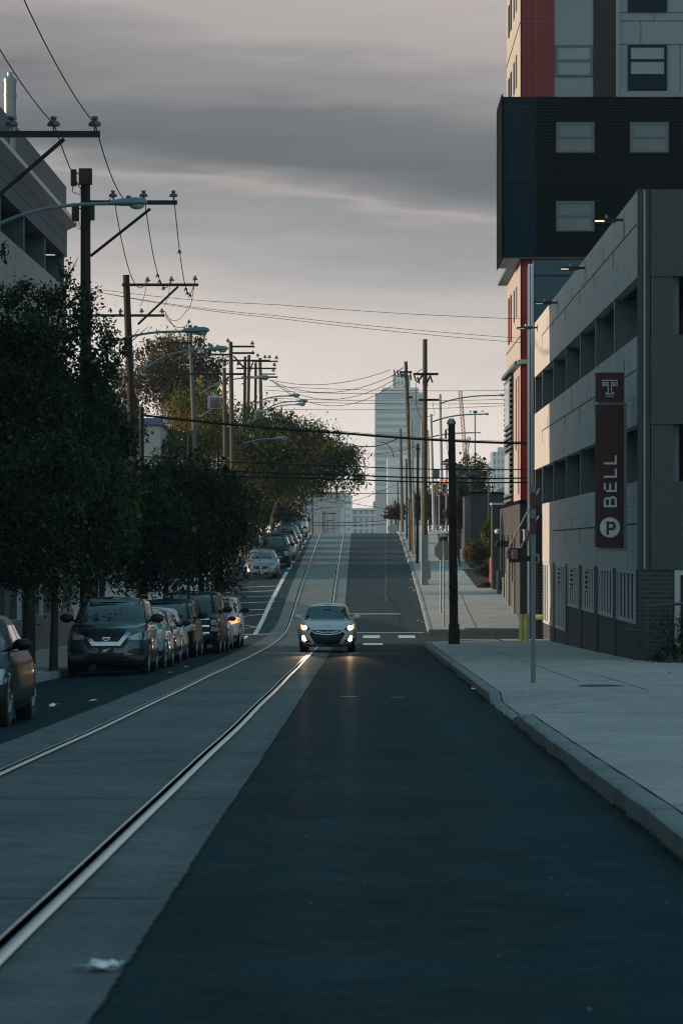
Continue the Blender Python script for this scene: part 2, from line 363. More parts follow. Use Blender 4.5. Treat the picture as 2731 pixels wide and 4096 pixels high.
# crossing near and far, stop line, zebra bars right
for x in (-.45, .55, 1.55): pass
mark(-.60, 2.35, 127.6, 128.1)                                           # far stop line
for x in (-.9+.95, 1.35): mark(x, x+.62, 123.0, 125.4)
mark(-.95+1.0, .72, 114.6, 116.6)
for x in (-6.2, -4.95): mark(x, x+.75, 123.0, 125.6)
for x in (-6.1, -4.9): mark(x, x+.7, 114.8, 116.4)
mark(-.55, 1.6, 138.6, 138.9)
mark(-6.3, -3.45, 126.6, 127.0)
# hatched bay beyond the junction
for i, d in enumerate((141.5, 146.0, 150.3, 154.5, 158.4)): mark(-6.2, -3.72-.02*i, d, d+.28)
slant(-6.2, 136.0, -3.9, 138.9, .25); slant(-6.1, 135.6, -4.05, 131.4, .25); slant(-6.1, 128.6, -4.05, 131.4, .25)
d = 127.0
while d < 236:                                                           # parking line
    x = -4.0 + (d-127)*.0045
    if not (170 < d < 230 and int(d/3) % 3 == 0): mark(x-.09, x+.09, d, d+3.0)
    d += 3.0
for d in (28.5, 30.5, 32.2, 34.2, 36.5, 51.5, 72.5, 79): mark(-4.17, -4.08, d, d+random.uniform(.5, 1.4))
mark(-.33, -.06, 53.2, 53.32); mark(.45, .70, 52.8, 52.9)
for i in range(26):
    x = random.uniform(-.6, 1.5); d = random.uniform(11, 55); w = random.uniform(.006, .014); mark(x, x+w, d, d+w*2.0)
o = struct(b.build("road_markings", m_paint))
# tar line along the right lane, beyond the junction
b = MB()
def tarline(pts, w, h=.011):
    for (xa, da), (xb, db) in zip(pts[:-1], pts[1:]): b.add([(xa-w,da,G(da)+h),(xa+w,da,G(da)+h),(xb+w,db,G(db)+h),(xb-w,db,G(db)+h)], [(0,1,2,3)])
pts = [(1.05+.55*(d-146)/84+random.uniform(-.04,.04), d) for d in range(146, 232, 3)]
tarline(pts, .07); struct(b.build("pale_crack_filler", mat("pale_filler", (.075,.08,.08), .8, var=.45, scale=4)))
b = MB(); tarline([(1.25+.25*math.sin((d-128)*.16), d) for d in range(127, 150, 1)], .035)
for d0 in (133, 151, 163, 176, 190, 207): tarline([(-.6+i*.35, d0+.8*math.sin(i*1.3+d0)*.3) for i in range(9)], .05, .0095)
struct(b.build("tyre_mark", mat("tyre_rubber_mark", (.016,.02,.022), .7, var=.4, scale=3)))
b = MB(); rr = random.Random(5)
for (x0, d0, n_, dx) in ((-.5, 18, 26, .02), (1.35, 34, 30, -.012), (.1, 62, 22, .01)):
    x = x0; pp_ = []
    for i in range(n_): pp_.append((x, d0+i*.9)); x += dx+rr.gauss(0, .05)
    tarline(pp_, .009, .004)
for d0 in (23.5, 47, 78):
    q_ = [(-.9+i*.32, d0+rr.gauss(0, .05)) for i in range(9)]
    for (xa, da), (xb, db) in zip(q_[:-1], q_[1:]): b.add([(xa,da,G(da)+.0045),(xb,db,G(db)+.0045),(xb,db+.03,G(db)+.0045),(xa,da+.03,G(da)+.0045)], [(0,1,2,3)])
struct(b.build("sealed_cracks", m_lip))
# pavements -----------------------------------------------------------------
def pave(name, d0, d1, side, outer, kw=.16, h=.15, drops=(), label=None):
    """kerb + flags: kerb has a face, a top and the slab behind it; drops lower the kerb"""
    def hh(d):
        r = h
        for (a, c, low) in drops:
            if a < d < c: r = low
            elif a-.8 <= d <= a: r = h+(low-h)*(d-a+.8)/.8
            elif c <= d <= c+.8: r = low+(h-low)*(d-c)/.8
        return r
    g = RC if side > 0 else (lambda d: LC)
    wob = lambda d: jag(d, .010, 300 if side > 0 else 500)
    step = .5
    kb = strip("k", d0, d1, step, lambda d: [g(d)+wob(d)-.012*side, g(d)+wob(d)+.0*side, g(d)+wob(d)+.03*side, g(d)+kw*side], 
      lambda d, x: GZ(d, g(d)) + (-.05 if (x-(g(d)+wob(d)))*side < -.001 else (hh(d)-.02 if (x-(g(d)+wob(d)))*side < .02 else hh(d)+.004*math.sin(d*2.1))), m_curb)
    kb2 = strip("j", d0, d1, step, lambda d: [g(d)+kw*side, g(d)+(kw+.016)*side], lambda d, x: GZ(d, g(d))+hh(d)-.02, m_joint)
    w = strip("w", d0, d1, step, lambda d: [g(d)+(kw+.016)*side, g(d)+(kw+.7)*side] + list(np.linspace(g(d)+(kw+1.4)*side, outer(d), 6)),
      lambda d, x: GZ(d, g(d)) + hh(d) + (h-hh(d))*min(1, abs(x-g(d)-kw*side)/1.2) + .010*min(4, abs(x-g(d))), m_walk)
    return kb, kb2, w
def pz(d, X, side=1, h=.15):
    g = RC(d) if side > 0 else LC
    return GZ(d, g) + h + .010*min(4, abs(X-g))
m_walk2 = groundmat('upper_pavement_lit_concrete', (.50,.495,.485), .10, .12, .8, crack=.12, stain=.12, spec=.3)  # paler pavement copy: extra light beyond the junction is in its colour
def pavement(name, d0, d1, side, outer, drops=()):
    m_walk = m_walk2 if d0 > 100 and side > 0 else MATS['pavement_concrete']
    kb, kj, w = pave(name, d0, d1, side, outer, drops=drops)
    struct(w.build(name, m_walk, smooth=True)); struct(kb.build("kerb", m_curb, smooth=True)); struct(kj.build("kerb_joint", m_joint))
pavement("pavement", -40, 111.6, 1, lambda d: 30.0 if d < 73 else 9.0, drops=((41.5, 49.6, .03), ))
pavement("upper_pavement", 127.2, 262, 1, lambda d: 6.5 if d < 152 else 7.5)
pavement("left_pavement", -40, 112.5, -1, lambda d: -11.0)
pavement("left_upper_pavement", 127, 262, -1, lambda d: -13.0)
# rounded corner of the near right pavement + far corner
def corner(name, dbase, sgn):
    b = MB(); r = 2.4; x0 = RC(dbase); n = 10
    ring = []
    for i in range(n+1):
        a = math.pi/2*i/n; ring.append((x0 + r - r*math.cos(a), dbase + sgn*r*math.sin(a)))
    zt = lambda x, y: GZ(y, 2.1) + .15 + .010*min(4, abs(x-x0))
    vs = []; fs = []
    for (x, y) in ring: vs += [(x, y, GZ(y)-.05), (x, y, zt(x, y)-.01), (x+.12, y-.05*sgn, zt(x, y)+.004), (x+.17, y-.14*sgn, zt(x,y)+.001)]
    for i in range(n):
        for j in range(3): fs.append((i*4+j, i*4+j+1, (i+1)*4+j+1, (i+1)*4+j))
    b.add(vs, fs)
    b.add([(x0+r, dbase+sgn*r, GZ(dbase)-.05), (60, dbase+sgn*r, GZ(dbase)-.05), (60, dbase+sgn*r, GZ(dbase)+.17), (x0+r, dbase+sgn*r, GZ(dbase)+.17)], [(0,1,2,3)])
    struct(b.build("kerb_corner", m_curb, smooth=True))
    b = MB(); vs = [(x0+r, dbase, zt(x0+r, dbase))] + [(x+.17, y-.14*sgn, zt(x, y)) for x, y in ring]
    b.add(vs, [(0, i, i+1) for i in range(1, n+1)])
    b.add([(x0+.17+r, dbase, zt(9,dbase)), (60, dbase, zt(9,dbase)), (60, dbase+sgn*r-.14*sgn, zt(9,dbase)), (x0+.17+r, dbase+sgn*r-.14*sgn, zt(9,dbase))], [(0,1,2,3)])
    struct(b.build("pavement_corner", m_walk))
corner("near", 111.6, 1)
b = MB()
for i in range(20):
    x0 = 2.52+i*1.5; x1 = x0+1.5; b.box(x0, x1, 127.18, 127.34, G(127)-.1, pz(127.3, x0)+.006)
struct(b.build("kerb", m_curb))
b = MB()
for d in np.arange(9, 110, 3.05):
    if 40 < d < 51: continue
    g = RC(d); b.box(g+.02, g+.172, d, d+.010, GZ(d, g)+.05, GZ(d, g)+.1535)
struct(b.build("kerb_stone_joints", m_joint))
b = MB()
for i in range(130):
    d = random.uniform(22, 100); x = random.uniform(2.3, 5.8); r = random.uniform(.012, .035); z = pz(d, x)+.004; b.add([(x+r*math.cos(a), d+r*1.2*math.sin(a), z) for a in [k*math.pi/3 for k in range(6)]], [tuple(range(6))])
struct(b.build("pavement_spots", mat("gum_spots", (.10,.11,.115), .9, var=.2)))
# joints, stains, covers on the near right pavement
b = MB()
for d in (21.5, 27.8, 33.6, 40.6, 47.2, 50.8, 61, 70.5, 80, 91, 101):
    x0 = RC(d)+.18; x1 = 9 if d < 73 else 6.2
    if d in (50.8, 70.5): x1 = 4.2
    n = 8
    for i in range(n):
        a = x0+(x1-x0)*i/n; c = x0+(x1-x0)*(i+1)/n; w = .030; dd = .12*math.sin(a*1.2)
        b.add([(a, d+dd, pz(d,a)+.004), (c, d+dd, pz(d,c)+.004), (c, d+dd+w, pz(d,c)+.004), (a, d+dd+w, pz(d,a)+.004)], [(0,1,2,3)])
for (x, d0, d1) in ((3.65, 57, 111), (5.0, 20, 50), (4.3, 51, 60)):
    for d in np.arange(d0, d1, 2): b.add([(x,d,pz(d,x)+.004),(x+.018,d,pz(d,x)+.004),(x+.018,d+2,pz(d+2,x)+.004),(x,d+2,pz(d+2,x)+.004)], [(0,1,2,3)])
for d in (134, 141, 149, 158, 168, 180, 195, 212):
    b.add([(2.7,d,pz(d,2.7)+.004),(6.4,d,pz(d,6.4)+.004),(6.4,d+.07,pz(d,6.4)+.004),(2.7,d+.07,pz(d,2.7)+.004)], [(0,1,2,3)])
for d in np.arange(128, 150, 2): b.add([(4.35,d,pz(d,4.35)+.004),(4.38,d,pz(d,4.38)+.004),(4.38,d+2,pz(d+2,4.38)+.004),(4.35,d+2,pz(d+2,4.35)+.004)], [(0,1,2,3)])
struct(b.build("pavement_joints", mat("pavement_joint", (.13,.14,.142), .9, var=.2)))
b = MB(); d = 53.6; x = XS(2400, d); b.lathe((x, d, pz(d, x)+.001), [(.36,0),(.36,.006),(.30,.010),(.0001,.010)], 24)
tag(origin(b.build("utility_cover", mat("cast_iron", (.03,.035,.037), .6, .5, var=.2)), (x,d,pz(d,x))), "flat round dark iron cover set in the grey pavement", "manhole cover")
# detectable strip / white lines across the side street
b = MB()
for d in (116.0, 118.6, 121.4): b.box(3.2, 6.6, d, d+.35, G(d)+.002, G(d)+.008)
struct(b.build("side_street_lines", m_paint))
b = MB(); 
for i in range(24): b.box(3.9+i*.1, 3.98+i*.1, 127.4, 127.9, pz(127.6,4)+.002, pz(127.6,4)+.02)
struct(b.build("tactile_strip", mat("tactile_tile", (.10,.06,.055), .8, var=.2)))
# litter
m_lit = mat("white_paper", (.92,.93,.95), .7, var=.1)
def litter(name, x, d, s, lab, side=0, asp=.35, mt=None, n=3):
    b = MB(); z = (pz(d, x) if side > 0 else GZ(d, x)) + .008
    for k in range(n):
        ox, oy = random.uniform(-.6, .6)*s, random.uniform(-.3,.3)*s; a = random.uniform(-.5, .5); c, q = math.cos(a), math.sin(a)
        g = []
        for i in range(4):
            for j in range(3):
                u, v = (i/3-.5)*s*1.3, (j/2-.5)*s*asp
                g.append((x+ox+u*c-v*q, d+oy+u*q+v*c*1.6, z+random.uniform(0, .9)*s*.5))
        b.add(g, [(i*3+j, i*3+j+1, (i+1)*3+j+1, (i+1)*3+j) for i in range(3) for j in range(2)])
    return tag(origin(b.build(name, mt or m_lit, smooth=False), (x,d,z)), lab, "litter")
litter("crumpled_paper", -1.04, 13.25, .10, "torn white paper lying on the track slab in the foreground", n=4)
litter("paper_scrap", XS(207,49), 49, .14, "white scrap on the asphalt near the leftmost parked car", n=1)
litter("paper_scrap", XS(2200,43)-.7, 52, .05, "tiny pale scrap on the pavement close to the kerb", 1, n=1)
m_leaf_dead = mat("dead_leaf", (.10,.055,.025), .9, var=.5, scale=30)
b = MB()
def leaflit(x, d, z, s):
    a = random.uniform(0, 6.28); c, q = math.cos(a)*s, math.sin(a)*s; t = random.uniform(-.3,.3)*s
    b.add([(x-c, d-q, z+.01), (x-q*.5, d+c*.5, z+.012+abs(t)), (x+c, d+q, z+.01), (x+q*.5, d-c*.5, z+.014)], [(0,1,2,3)])
for i in range(900):
    d = random.uniform(12, 112)**1; x = RC(d) - abs(random.gauss(0, .05)) - .02; leaflit(x, d, GZ(d, x), random.uniform(.012, .03))
for i in range(260): d = random.gauss(57, 5); x = LC+abs(random.gauss(0,.25)); leaflit(x, d, GZ(d,x), random.uniform(.015,.04))
for i in range(26): d = random.uniform(60, 90); x = random.uniform(3.2, 6.1); leaflit(x, d, pz(d,x), random.uniform(.02, .05))
bl_ = MB()
for i in range(46):
    d = random.choice((random.uniform(128, 165), random.uniform(128, 230))); x = 2.5-abs(random.gauss(0, .12))-.03; z = G(d); r = random.uniform(.03, .09)
    bl_.add([(x-r, d, z+.012), (x, d+r, z+.02+r*.3), (x+r, d+.02, z+.015), (x, d-r, z+.02)], [(0,1,2,3)], random.randrange(3))
o = bl_.build("kerb_litter", [m_lit, mat("orange_litter", (.40,.16,.05), .8, var=0), m_leaf_dead], fix=False); o['kind'] = 'stuff'
o = b.build("fallen_leaves", m_leaf_dead, fix=False); o['kind'] = 'stuff'
b = MB()
for i in range(2600):                                                     # weeds and grit in the gutter
    d = 10+random.random()**1.5*70; x = RC(d) - abs(random.gauss(0, .016)) + .005
    if math.sin(d*1.7)+math.sin(d*.61+1) < random.uniform(-.9, 1.2): continue
    z = GZ(d, x); h = random.uniform(.01, .05); w = .006
    b.add([(x-w, d, z), (x+w, d+.01, z), (x+random.uniform(-.03,.015), d+random.uniform(-.02,.02), z+h)], [(0,1,2)])
o = b.build("gutter_weeds", mat("weeds", (.05,.06,.03), .9, var=.4, scale=9), fix=False); o['kind'] = 'stuff'
# ================================================================== buildings
m_brick = brickmat("dark_brick", (.036,.040,.044), (.055,.055,.056), (.10,.10,.10), bw=.40, bh=.10)
m_brickw = brickmat("grey_brick", (.045,.05,.055), (.07,.07,.07), (.045,.048,.05), bw=.40, bh=.20)
m_dark = mat("dark_interior", (.012,.014,.015), .9, var=0)
m_grille = mat("grille_paint", (.50,.54,.55), .6, var=.08)
m_deck = mat("deck_concrete", (.13,.14,.14), .9, var=.15)
GX = 6.24
def garage():
    L = (GX, 76.3, 0); t = T("parking_garage", "grey concrete multi-storey parking garage with open decks above a dark brick base", "garage", L)
    D0, D1 = 76.3, 122.0; lev = [(.985, 2.99, 116.7), (4.28, 6.29, D1), (7.62, 9.58, D1)]
    fins = [76.7, 83.8, 90.5, 96.8, 103.6, 110.3, 116.9]
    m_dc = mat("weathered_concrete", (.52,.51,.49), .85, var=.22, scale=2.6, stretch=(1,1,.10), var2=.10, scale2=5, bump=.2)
    for (z0, z1, d1) in lev:
        b = MB(); b.box(GX, GX+.22, D0, d1, z0, z1); b.build("spandrel", m_dc, t, L)
        b = MB(); zg = z0+.62*(z1-z0) if z0 > 4 else z0+.52*(z1-z0)
        for i in range(len(fins)-1):
            a, c = fins[i], fins[i+1]; mid = (a+c)/2
            if c > d1: continue
            b.box(GX-.004, GX+.01, a, c, zg-.018, zg+.018)
            b.box(GX-.0045, GX+.011, c-.06, c+.06, zg-.42, zg+.017); b.box(GX-.0046, GX+.0112, mid-.045, mid+.045, zg-.016, zg+.38)
        b.build("joint", m_joint, t, L)
    for z0, z1 in ((2.99, 4.28), (6.29, 7.62)):
        for d in fins+[121.8]:
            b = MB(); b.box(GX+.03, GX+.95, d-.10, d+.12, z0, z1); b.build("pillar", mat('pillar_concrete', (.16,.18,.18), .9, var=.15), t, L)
            b = MB(); b.box(GX+.012, GX+.03, d-.13, d-.04, z0, z1); b.build("pillar_edge", mat("pillar_lit_edge", (.36,.38,.38), .7, var=.1), t, L)  # pale strip puts each pillar's narrow lit edge into the colour
    for z in (.99, 2.72, 6.0, 9.2-.1):
        b = MB(); b.box(GX+.22, 34, D0+.22, (116.6 if z < 2 else D1-.1), z, z+.24); b.build("deck", m_deck, t, L)
    b = MB(); b.box(33.9, 34.1, D0+.3, D1-.2, -1.8, 9); b.box(GX+.25, 34, D1-.3, D1-.05, 2.99, 7.6); b.build("rear_wall", m_deck, t, L)
    # camera-facing end
    b = MB()
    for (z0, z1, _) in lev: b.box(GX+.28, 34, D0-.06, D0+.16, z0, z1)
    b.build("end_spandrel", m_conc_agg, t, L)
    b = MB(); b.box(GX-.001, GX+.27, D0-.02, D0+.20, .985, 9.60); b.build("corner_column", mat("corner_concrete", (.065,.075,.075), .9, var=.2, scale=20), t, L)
    b = MB(); b.box(GX+.12, GX+.16, D0-.055, D0-.02, 1.0, 9.56); b.build("drainpipe", m_gal, t, L)
    b = MB()
    for z0, z1 in ((2.99, 4.28), (6.29, 7.62)):
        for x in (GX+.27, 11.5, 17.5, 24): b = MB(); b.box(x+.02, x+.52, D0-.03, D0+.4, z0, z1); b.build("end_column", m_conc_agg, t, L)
    b = MB(); m_rec = mat("recess_edge", (.09,.10,.10), .9, var=.1)
    for zc in (5.35, 1.85, 8.5):
        for x0 in (7.0, 12.5):
            x1 = x0+3.6; h = .32
            b.box(x0, x1, D0-.064, D0-.05, zc+h-.02, zc+h+.02); b.box(x0, x1, D0-.064, D0-.05, zc-h-.02, zc-h+.01); b.box(x0-.02, x0+.02, D0-.0645, D0-.05, zc-h, zc+h); b.build("recessed_panel", m_rec, t, L); b = MB()
    # brick base
    wins = [(77.0, 82.9, -.27, 0), (84.0, 89.2, -.27, 0), (90.8, 95.8, -.28, 1), (97.2, 102.5, -.28, 1), (103.7, 109.0, -1.10, 1), (110.6, 116.3, -1.10, 2)]
    b = MB(); zt = .985
    for i, (a, c, zb, k) in enumerate(wins):
        b.box(GX+.02, GX+.30, a, c, -2.3, zb)
        nx = wins[i+1][0] if i+1 < len(wins) else 116.7
        b.box(GX+.0, GX+.34, c, nx, -2.3, zt-.002)
    b.box(GX+.0, GX+.34, D0+.02, 77.0, -2.3, zt-.002)
    b.box(GX+.02, 7.06, D0-.02, D0+.25, -2.3, zt-.003); b.box(9.2, 34, D0-.02, D0+.25, -2.3, zt-.003)
    b.build("brick_base", m_brick, t, L)
    for (a, c, zb, k) in wins:
        b = MB(); b.box(GX-.012, GX+.006, c+.25, c+.33, -2.3, zb if zb < -.5 else -.3); b.build("control_joint", m_joint, t, L)
    b = MB(); b.box(GX+.35, GX+.6, D0+.3, 116.5, -2.0, .98); b.build("dark_backing", m_dark, t, L)
    for (a, c, zb, k) in wins:
        g = MB(); g.box(GX+.0, GX+.08, a, c, zt-.10, zt-.004); g.box(GX-.005, GX+.08, a, c, zb, zb+.09); g.box(GX+.001, GX+.08, a, a+.14, zb+.09, zt-.1); g.box(GX+.001, GX+.08, c-.14, c, zb+.09, zt-.1)
        w = g.build("window", m_grille, t, L)
        s = MB(); n = 6 if i < 4 else 5; s.box(GX+.034, GX+.3, a+.1, c-.1, zb+.05, zt-.05, 1)
        for j in range(n):
            y = a+.14+(c-a-.28)*(j+.5)/n
            if k == 1 and .62 < (j+.5)/n < .90:
                s.box(GX+.02, GX+.032, y-.27, y+.27, zb+.09, .25)
            else: s.box(GX+.02, GX+.032, y-.27, y+.27, zb+.09, zt-.1)
        if k == 1:
            y0 = a+.14+(c-a-.28)*.62; y1 = a+.14+(c-a-.28)*.90
            for z in (.28, .42, .56, .70, .82): s.box(GX+.015, GX+.072, y0, y1, z, z+.055)
        if k == 2: s.box(GX+.018, GX+.071, a+1.8, a+3.2, zb+.09, zt-.1)
        s.build("grille", [m_grille, m_dark], w, L)
    b = MB()
    for x in (7.06, 9.12): b.box(x, x+.13, D0-.05, D0+.2, -1.9, zt-.01)
    b.box(7.19, 9.12, D0-.049, D0+.2, zt-.12, zt-.011); b.build("door_frame", mat("white_paint", (.50,.53,.53), .6, var=.05), t, L)
    b = MB(); b.box(7.19, 9.12, D0+.15, D0+.3, -1.9, zt-.12); b.build("door", m_black, t, L)
    b = MB(); b.box(GX-.06, 34, D0-.3, 116.8, -2.3, -2.2); 
    # entrance recess at the far end with roller shutter
    b = MB(); b.box(GX+.0, 11, 121.2, 121.9, -2.2, 2.98); b.build("entrance_wall", m_brickw, t, L)
    s = MB()
    for i in range(26): z = -1.9+i*.12; s.box(GX+.05, 9.5, 121.12, 121.19, z, z+.085)
    s.build("roller_shutter", mat("shutter_metal", (.13,.145,.155), .5, .3, var=.1), t, L)
    s = MB(); s.box(GX+.10, GX+.24, 116.71, 116.85, -1.9, .98); s.build("shutter_frame", m_gal, t, L)
    s = MB(); s.box(GX-.03, GX+.08, 118.0, 121.0, .95, 1.25); s.box(5.5, GX, 119.9, 119.97, 1.0, 1.18) ; s.build("sign_bracket", m_black, t, L)
    s = MB(); s.tube([(GX, 118.4, 3.55), (5.15, 119.9, 1.35)], .03, 6); s.tube([(GX, 118.9, 2.6), (5.6, 119.9, 1.4)], .03, 6); s.build("strut", m_gal, t, L)
    # plant pot or cup on ledge
    for (x, z0, d) in ((7.6, 0, 0),): pass
garage()
# stair tower of the garage, blue-grey metal
L = (6.15, 124, 0); t = T("stair_tower", "blue-grey metal-clad stair block with pale corner trims behind the garage end", "stair tower", L)
m_blue = mat("blue_metal_panel", (.045,.09,.12), .5, .2, var=.05)
b = MB(); b.box(6.30, 15, 124, 124.6, -2.2, 12.04); b.box(6.62, 14.9, 124.6, 129.5, -2.2, 12.0); b.build("wall", m_blue, t, L)
b = MB(); b.box(6.31, 15, 123.97, 124, 11.45, 11.50); b.box(9.3, 9.34, 123.97, 124, 4, 11.9); b.build("panel_joint", m_joint, t, L)
m_trim = mat("pale_trim", (.80,.82,.84), .4, .2, var=.04)
for x0, x1 in ((6.12, 6.17), (6.20, 6.235), (6.255, 6.295)):
    b = MB(); b.box(x0, x1, 123.93, 124.3, -2.0, 11.9); b.build("corner_trim", m_trim, t, L)
b = MB(); b.box(6.11, 6.299, 124.02, 124.7, -2.0, 11.85); b.build("return_panel", m_blue, t, L)
# tall residential tower
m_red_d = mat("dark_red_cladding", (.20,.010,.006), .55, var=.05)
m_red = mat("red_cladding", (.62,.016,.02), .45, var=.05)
m_maroon = mat("maroon_cladding", (.012,.004,.004), .6, var=.05)
m_white = mat("pale_cladding", (.235,.28,.295), .6, var=.05, scale=1.0)
m_cream = mat("cream_cladding", (.46,.42,.39), .7, var=.05)
m_siding = mat("black_siding", (.0022,.006,.0075), .9, var=.05, spec=.05)
m_navy = mat("navy_panel", (.006,.022,.034), .8, .0, var=.05, spec=.08)
m_frame = mat("window_frame_blue", (.08,.13,.15), .5, var=.03)
m_pane = mat("window_pane", (.17,.22,.235), .15, spec=.8, var=.10, scale=1.0)
m_pane_d = mat("window_pane_dark", (.02,.03,.035), .1, spec=.8, var=.1)
def tower():
    D = 133.0; L = (GX, D, 0); t = T("residential_tower", "tall apartment tower in red, pale and cream cladding with a black projecting box", "tower", L)
    xz = lambda z: (1900+.53*z-VX)/101.5; zz = lambda z: 1.5+(HY-.53*z)/101.5
    TOP = 42
    b = MB(); b.box(GX+.05, 24, D+.05, 146, 3.3, TOP); b.build("core", m_white, t, L)
    def panel(nm, x0, x1, z0, z1, m, o=.05, d=D): 
        b = MB(); b.box(x0, x1, d-o+.05, d+.06, z0, z1); return b.build(nm, m, t, L)
    zb = zz(1950)
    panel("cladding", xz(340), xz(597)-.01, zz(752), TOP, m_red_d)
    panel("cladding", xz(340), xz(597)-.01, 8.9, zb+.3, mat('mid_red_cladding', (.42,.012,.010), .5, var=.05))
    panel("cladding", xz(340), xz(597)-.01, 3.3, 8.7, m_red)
    panel("cladding", xz(890), xz(1056), zz(752), TOP, m_maroon, .052)
    panel("pilaster", xz(1058), xz(1086), zz(748), TOP, m_white, .14)
    panel("ledge", GX-.12, xz(597), 8.72, 8.88, m_trim, .18)
    b = MB()
    for z in (160, -430): b.box(xz(340), xz(597)-.012, D-.003, D+.01, zz(z)-.02, zz(z)+.02)
    b.box(xz(458)-.015, xz(458)+.015, D-.0035, D+.01, zz(752), TOP)
    for z in (92, 156, 333, -300, -480): b.box(xz(1088), 24, D+.03, D+.049, zz(z)-.014, zz(z)+.014)
    for x, z0, z1 in ((1248,333,160), (1348,156,92), (1545,690,333), (1445,92,-200)): b.box(xz(x)-.012, xz(x)+.012, D+.031, D+.0492, zz(z0), zz(z1))
    b.build("panel_joint", mat("panel_gap", (.10,.115,.12), .9, var=0), t, L)
    def window(x0, x1, z0, z1, fr, d, split=.5, mp=m_pane, apron=None):
        b = MB(); q = .07; f = .16
        b.box(x0, x1, d-.04, d+.05, z1-f*.6, z1); b.box(x0, x1, d-.04, d+.05, z0, z0+q); b.box(x0, x0+f*.7, d-.04, d+.05, z0+q, z1-f*.6); b.box(x1-f*.7, x1, d-.04, d+.05, z0+q, z1-f*.6)
        zm = z0+(z1-z0)*split; b.box(x0+.1, x1-.1, d-.05, d+.04, zm-.05, zm+.05)
        w = b.build("window", fr, t, L)
        b = MB(); b.box(x0+.1, x1-.1, d-.004, d+.045, z0+.05, z1-.08); b.build("pane", mp if random.random() < .6 else mat("window_pane_dim", (.07,.10,.11), .12, spec=.8, var=.3, scale=1.5), w, L)
        if random.random() < .75:
            q_ = random.choice((.25,.45,.5,.5)); b = MB(); b.box(x0+.14, x1-.14, d-.012, d-.0045, z1-.12-(z1-z0)*q_, z1-.12); b.build("blind", mat("window_blind", (.17,.20,.205), .8, var=.06), w, L)
        if apron: b = MB(); b.box(x0, x1, d-.038, d+.05, apron, z0-.002); b.build("apron_panel", m_navy, w, L)
    for k in range(-1, 6):
        zo = 3.1*k
        if k < 0: continue
        window(xz(600), xz(887), zz(575)+zo, zz(340)+zo, m_frame, D+.0)
        window(xz(1150), xz(1445), zz(572)+zo, zz(340)+zo, m_navy, D-.0, apron=zz(685)+zo)
        b = MB(); b.box(xz(1670), xz(1960), D-.01, D+.05, zz(572)+zo, zz(340)+zo); b.build("window", m_frame, t, L)
    b = MB(); b.box(xz(1088), 24, D-.10, D+.05, zz(748), zz(690)); b.build("sill_band", m_white, t, L)
    # street-facing windows
    for k in range(0, 8):
        for (d, w) in ((136.5, .35), (138.6, .4), (141.3, .45), (143.3, .4)):
            z0 = 20.05+3.1*k
            b = MB(); b.box(GX-.02, GX+.06, d-w, d+w, z0, z0+1.3); b.build("slot_window", m_pane_d if d < 139 else m_maroon, t, L)
    for (d, z0, z1) in ((136.5,10.76,12.0), (138.6,10.7,12.0), (141.3,10.1,12.04), (143.3,10.1,12.04)):
        b = MB(); b.box(GX-.02, GX+.06, d-.4, d+.4, z0, z1); b.build("slot_window", m_red_d if d > 139 else m_pane_d, t, L)
    b = MB(); b.box(GX+.02, GX+.049, D, 146, 3.3, TOP); b.build("street_face", m_cream, t, L)
    b = MB()
    for z in (12.82,): b.box(GX-.35, GX+.05, D-.1, 146.2, z, z+.12)
    b.box(GX-.2, GX+.04, D+.2, 146.2, 8.70, 8.84); b.build("canopy_ledge", m_frame, t, L)
    for z in np.arange(9.8, 40, 3.1):
        if 12.9 < z < 19.2: continue
        b = MB(); b.box(GX-.004, GX+.02, D+.3, 146, z, z+.04); b.build("course_joint", m_frame, t, L)
    # louvred part
    b = MB()
    for z in np.arange(3.4, 8.6, .22): b.box(GX-.10, GX+.02, 139.4, 146.1, z, z+.11)
    b.build("louvre", mat("louvre_grey", (.11,.14,.15), .6, var=.05), t, L)
    b = MB(); b.box(GX-.01, GX+.03, 139.4, 146.1, 3.35, 8.7); b.build("louvre_backing", m_siding, t, L)
    for (z0, z1) in ((6.6, 8.4), (3.7, 5.4)):
        b = MB(); b.box(GX-.13, GX-.1, 140, 144.6, z0, z1); b.build("louvre_window", m_pane_d, t, L)
    b = MB()
    for d in (134.3, 136.6): b.box(GX-.012, GX+.02, d, d+.35, 3.35+(d-134)*.8, 8.3)
    b.build("red_slat", mat("deep_red_slat", (.30,.02,.02), .5, var=.05), t, L)
    # projecting black box
    x0 = 5.50; zt = zz(752)+.02; b = MB(); b.box(x0+1.33, 24, 132.3, 137.2, zb, zt)
    bx = b.build("projecting_box", m_siding, t, L)
    b = MB()
    for i in range(int((zt-zb)/.13)): b.box(x0+1.33, 24, 132.288, 132.302, zb+i*.13, zb+i*.13+.02)
    b.build("siding_groove", mat("groove_black", (.004,.006,.007), .8, var=0), bx, L)
    b = MB(); b.box(x0, x0+1.33, 132.28, 137.2, zb+.002, zt-.002); b.build("blue_return", m_navy, bx, L)
    b = MB(); b.box(x0-.02, x0+.02, 132.26, 137.3, zb-.1, zt+.1); b.box(x0-.02, x0+.05, 132.2, 132.28, zb, zt); b.build("edge_trim", m_siding, bx, L)
    b = MB(); 
    for z in (zz(1350), zz(822)): b.box(x0, x0+1.33, 132.262, 132.281, z-.02, z+.02)
    b.build("return_joint", m_joint, bx, L)
    b = MB(); b.box(x0, 24, 132.35, 137.1, zb-.06, zb-.002); b.build("soffit", m_frame, bx, L)
    window(xz(600), xz(888), zz(1168), zz(940), m_frame, 132.27); window(xz(1154), xz(1444), zz(1168), zz(940), m_frame, 132.27, mp=mat("window_pane_mid", (.10,.13,.14), .15, spec=.8, var=.2, scale=1))
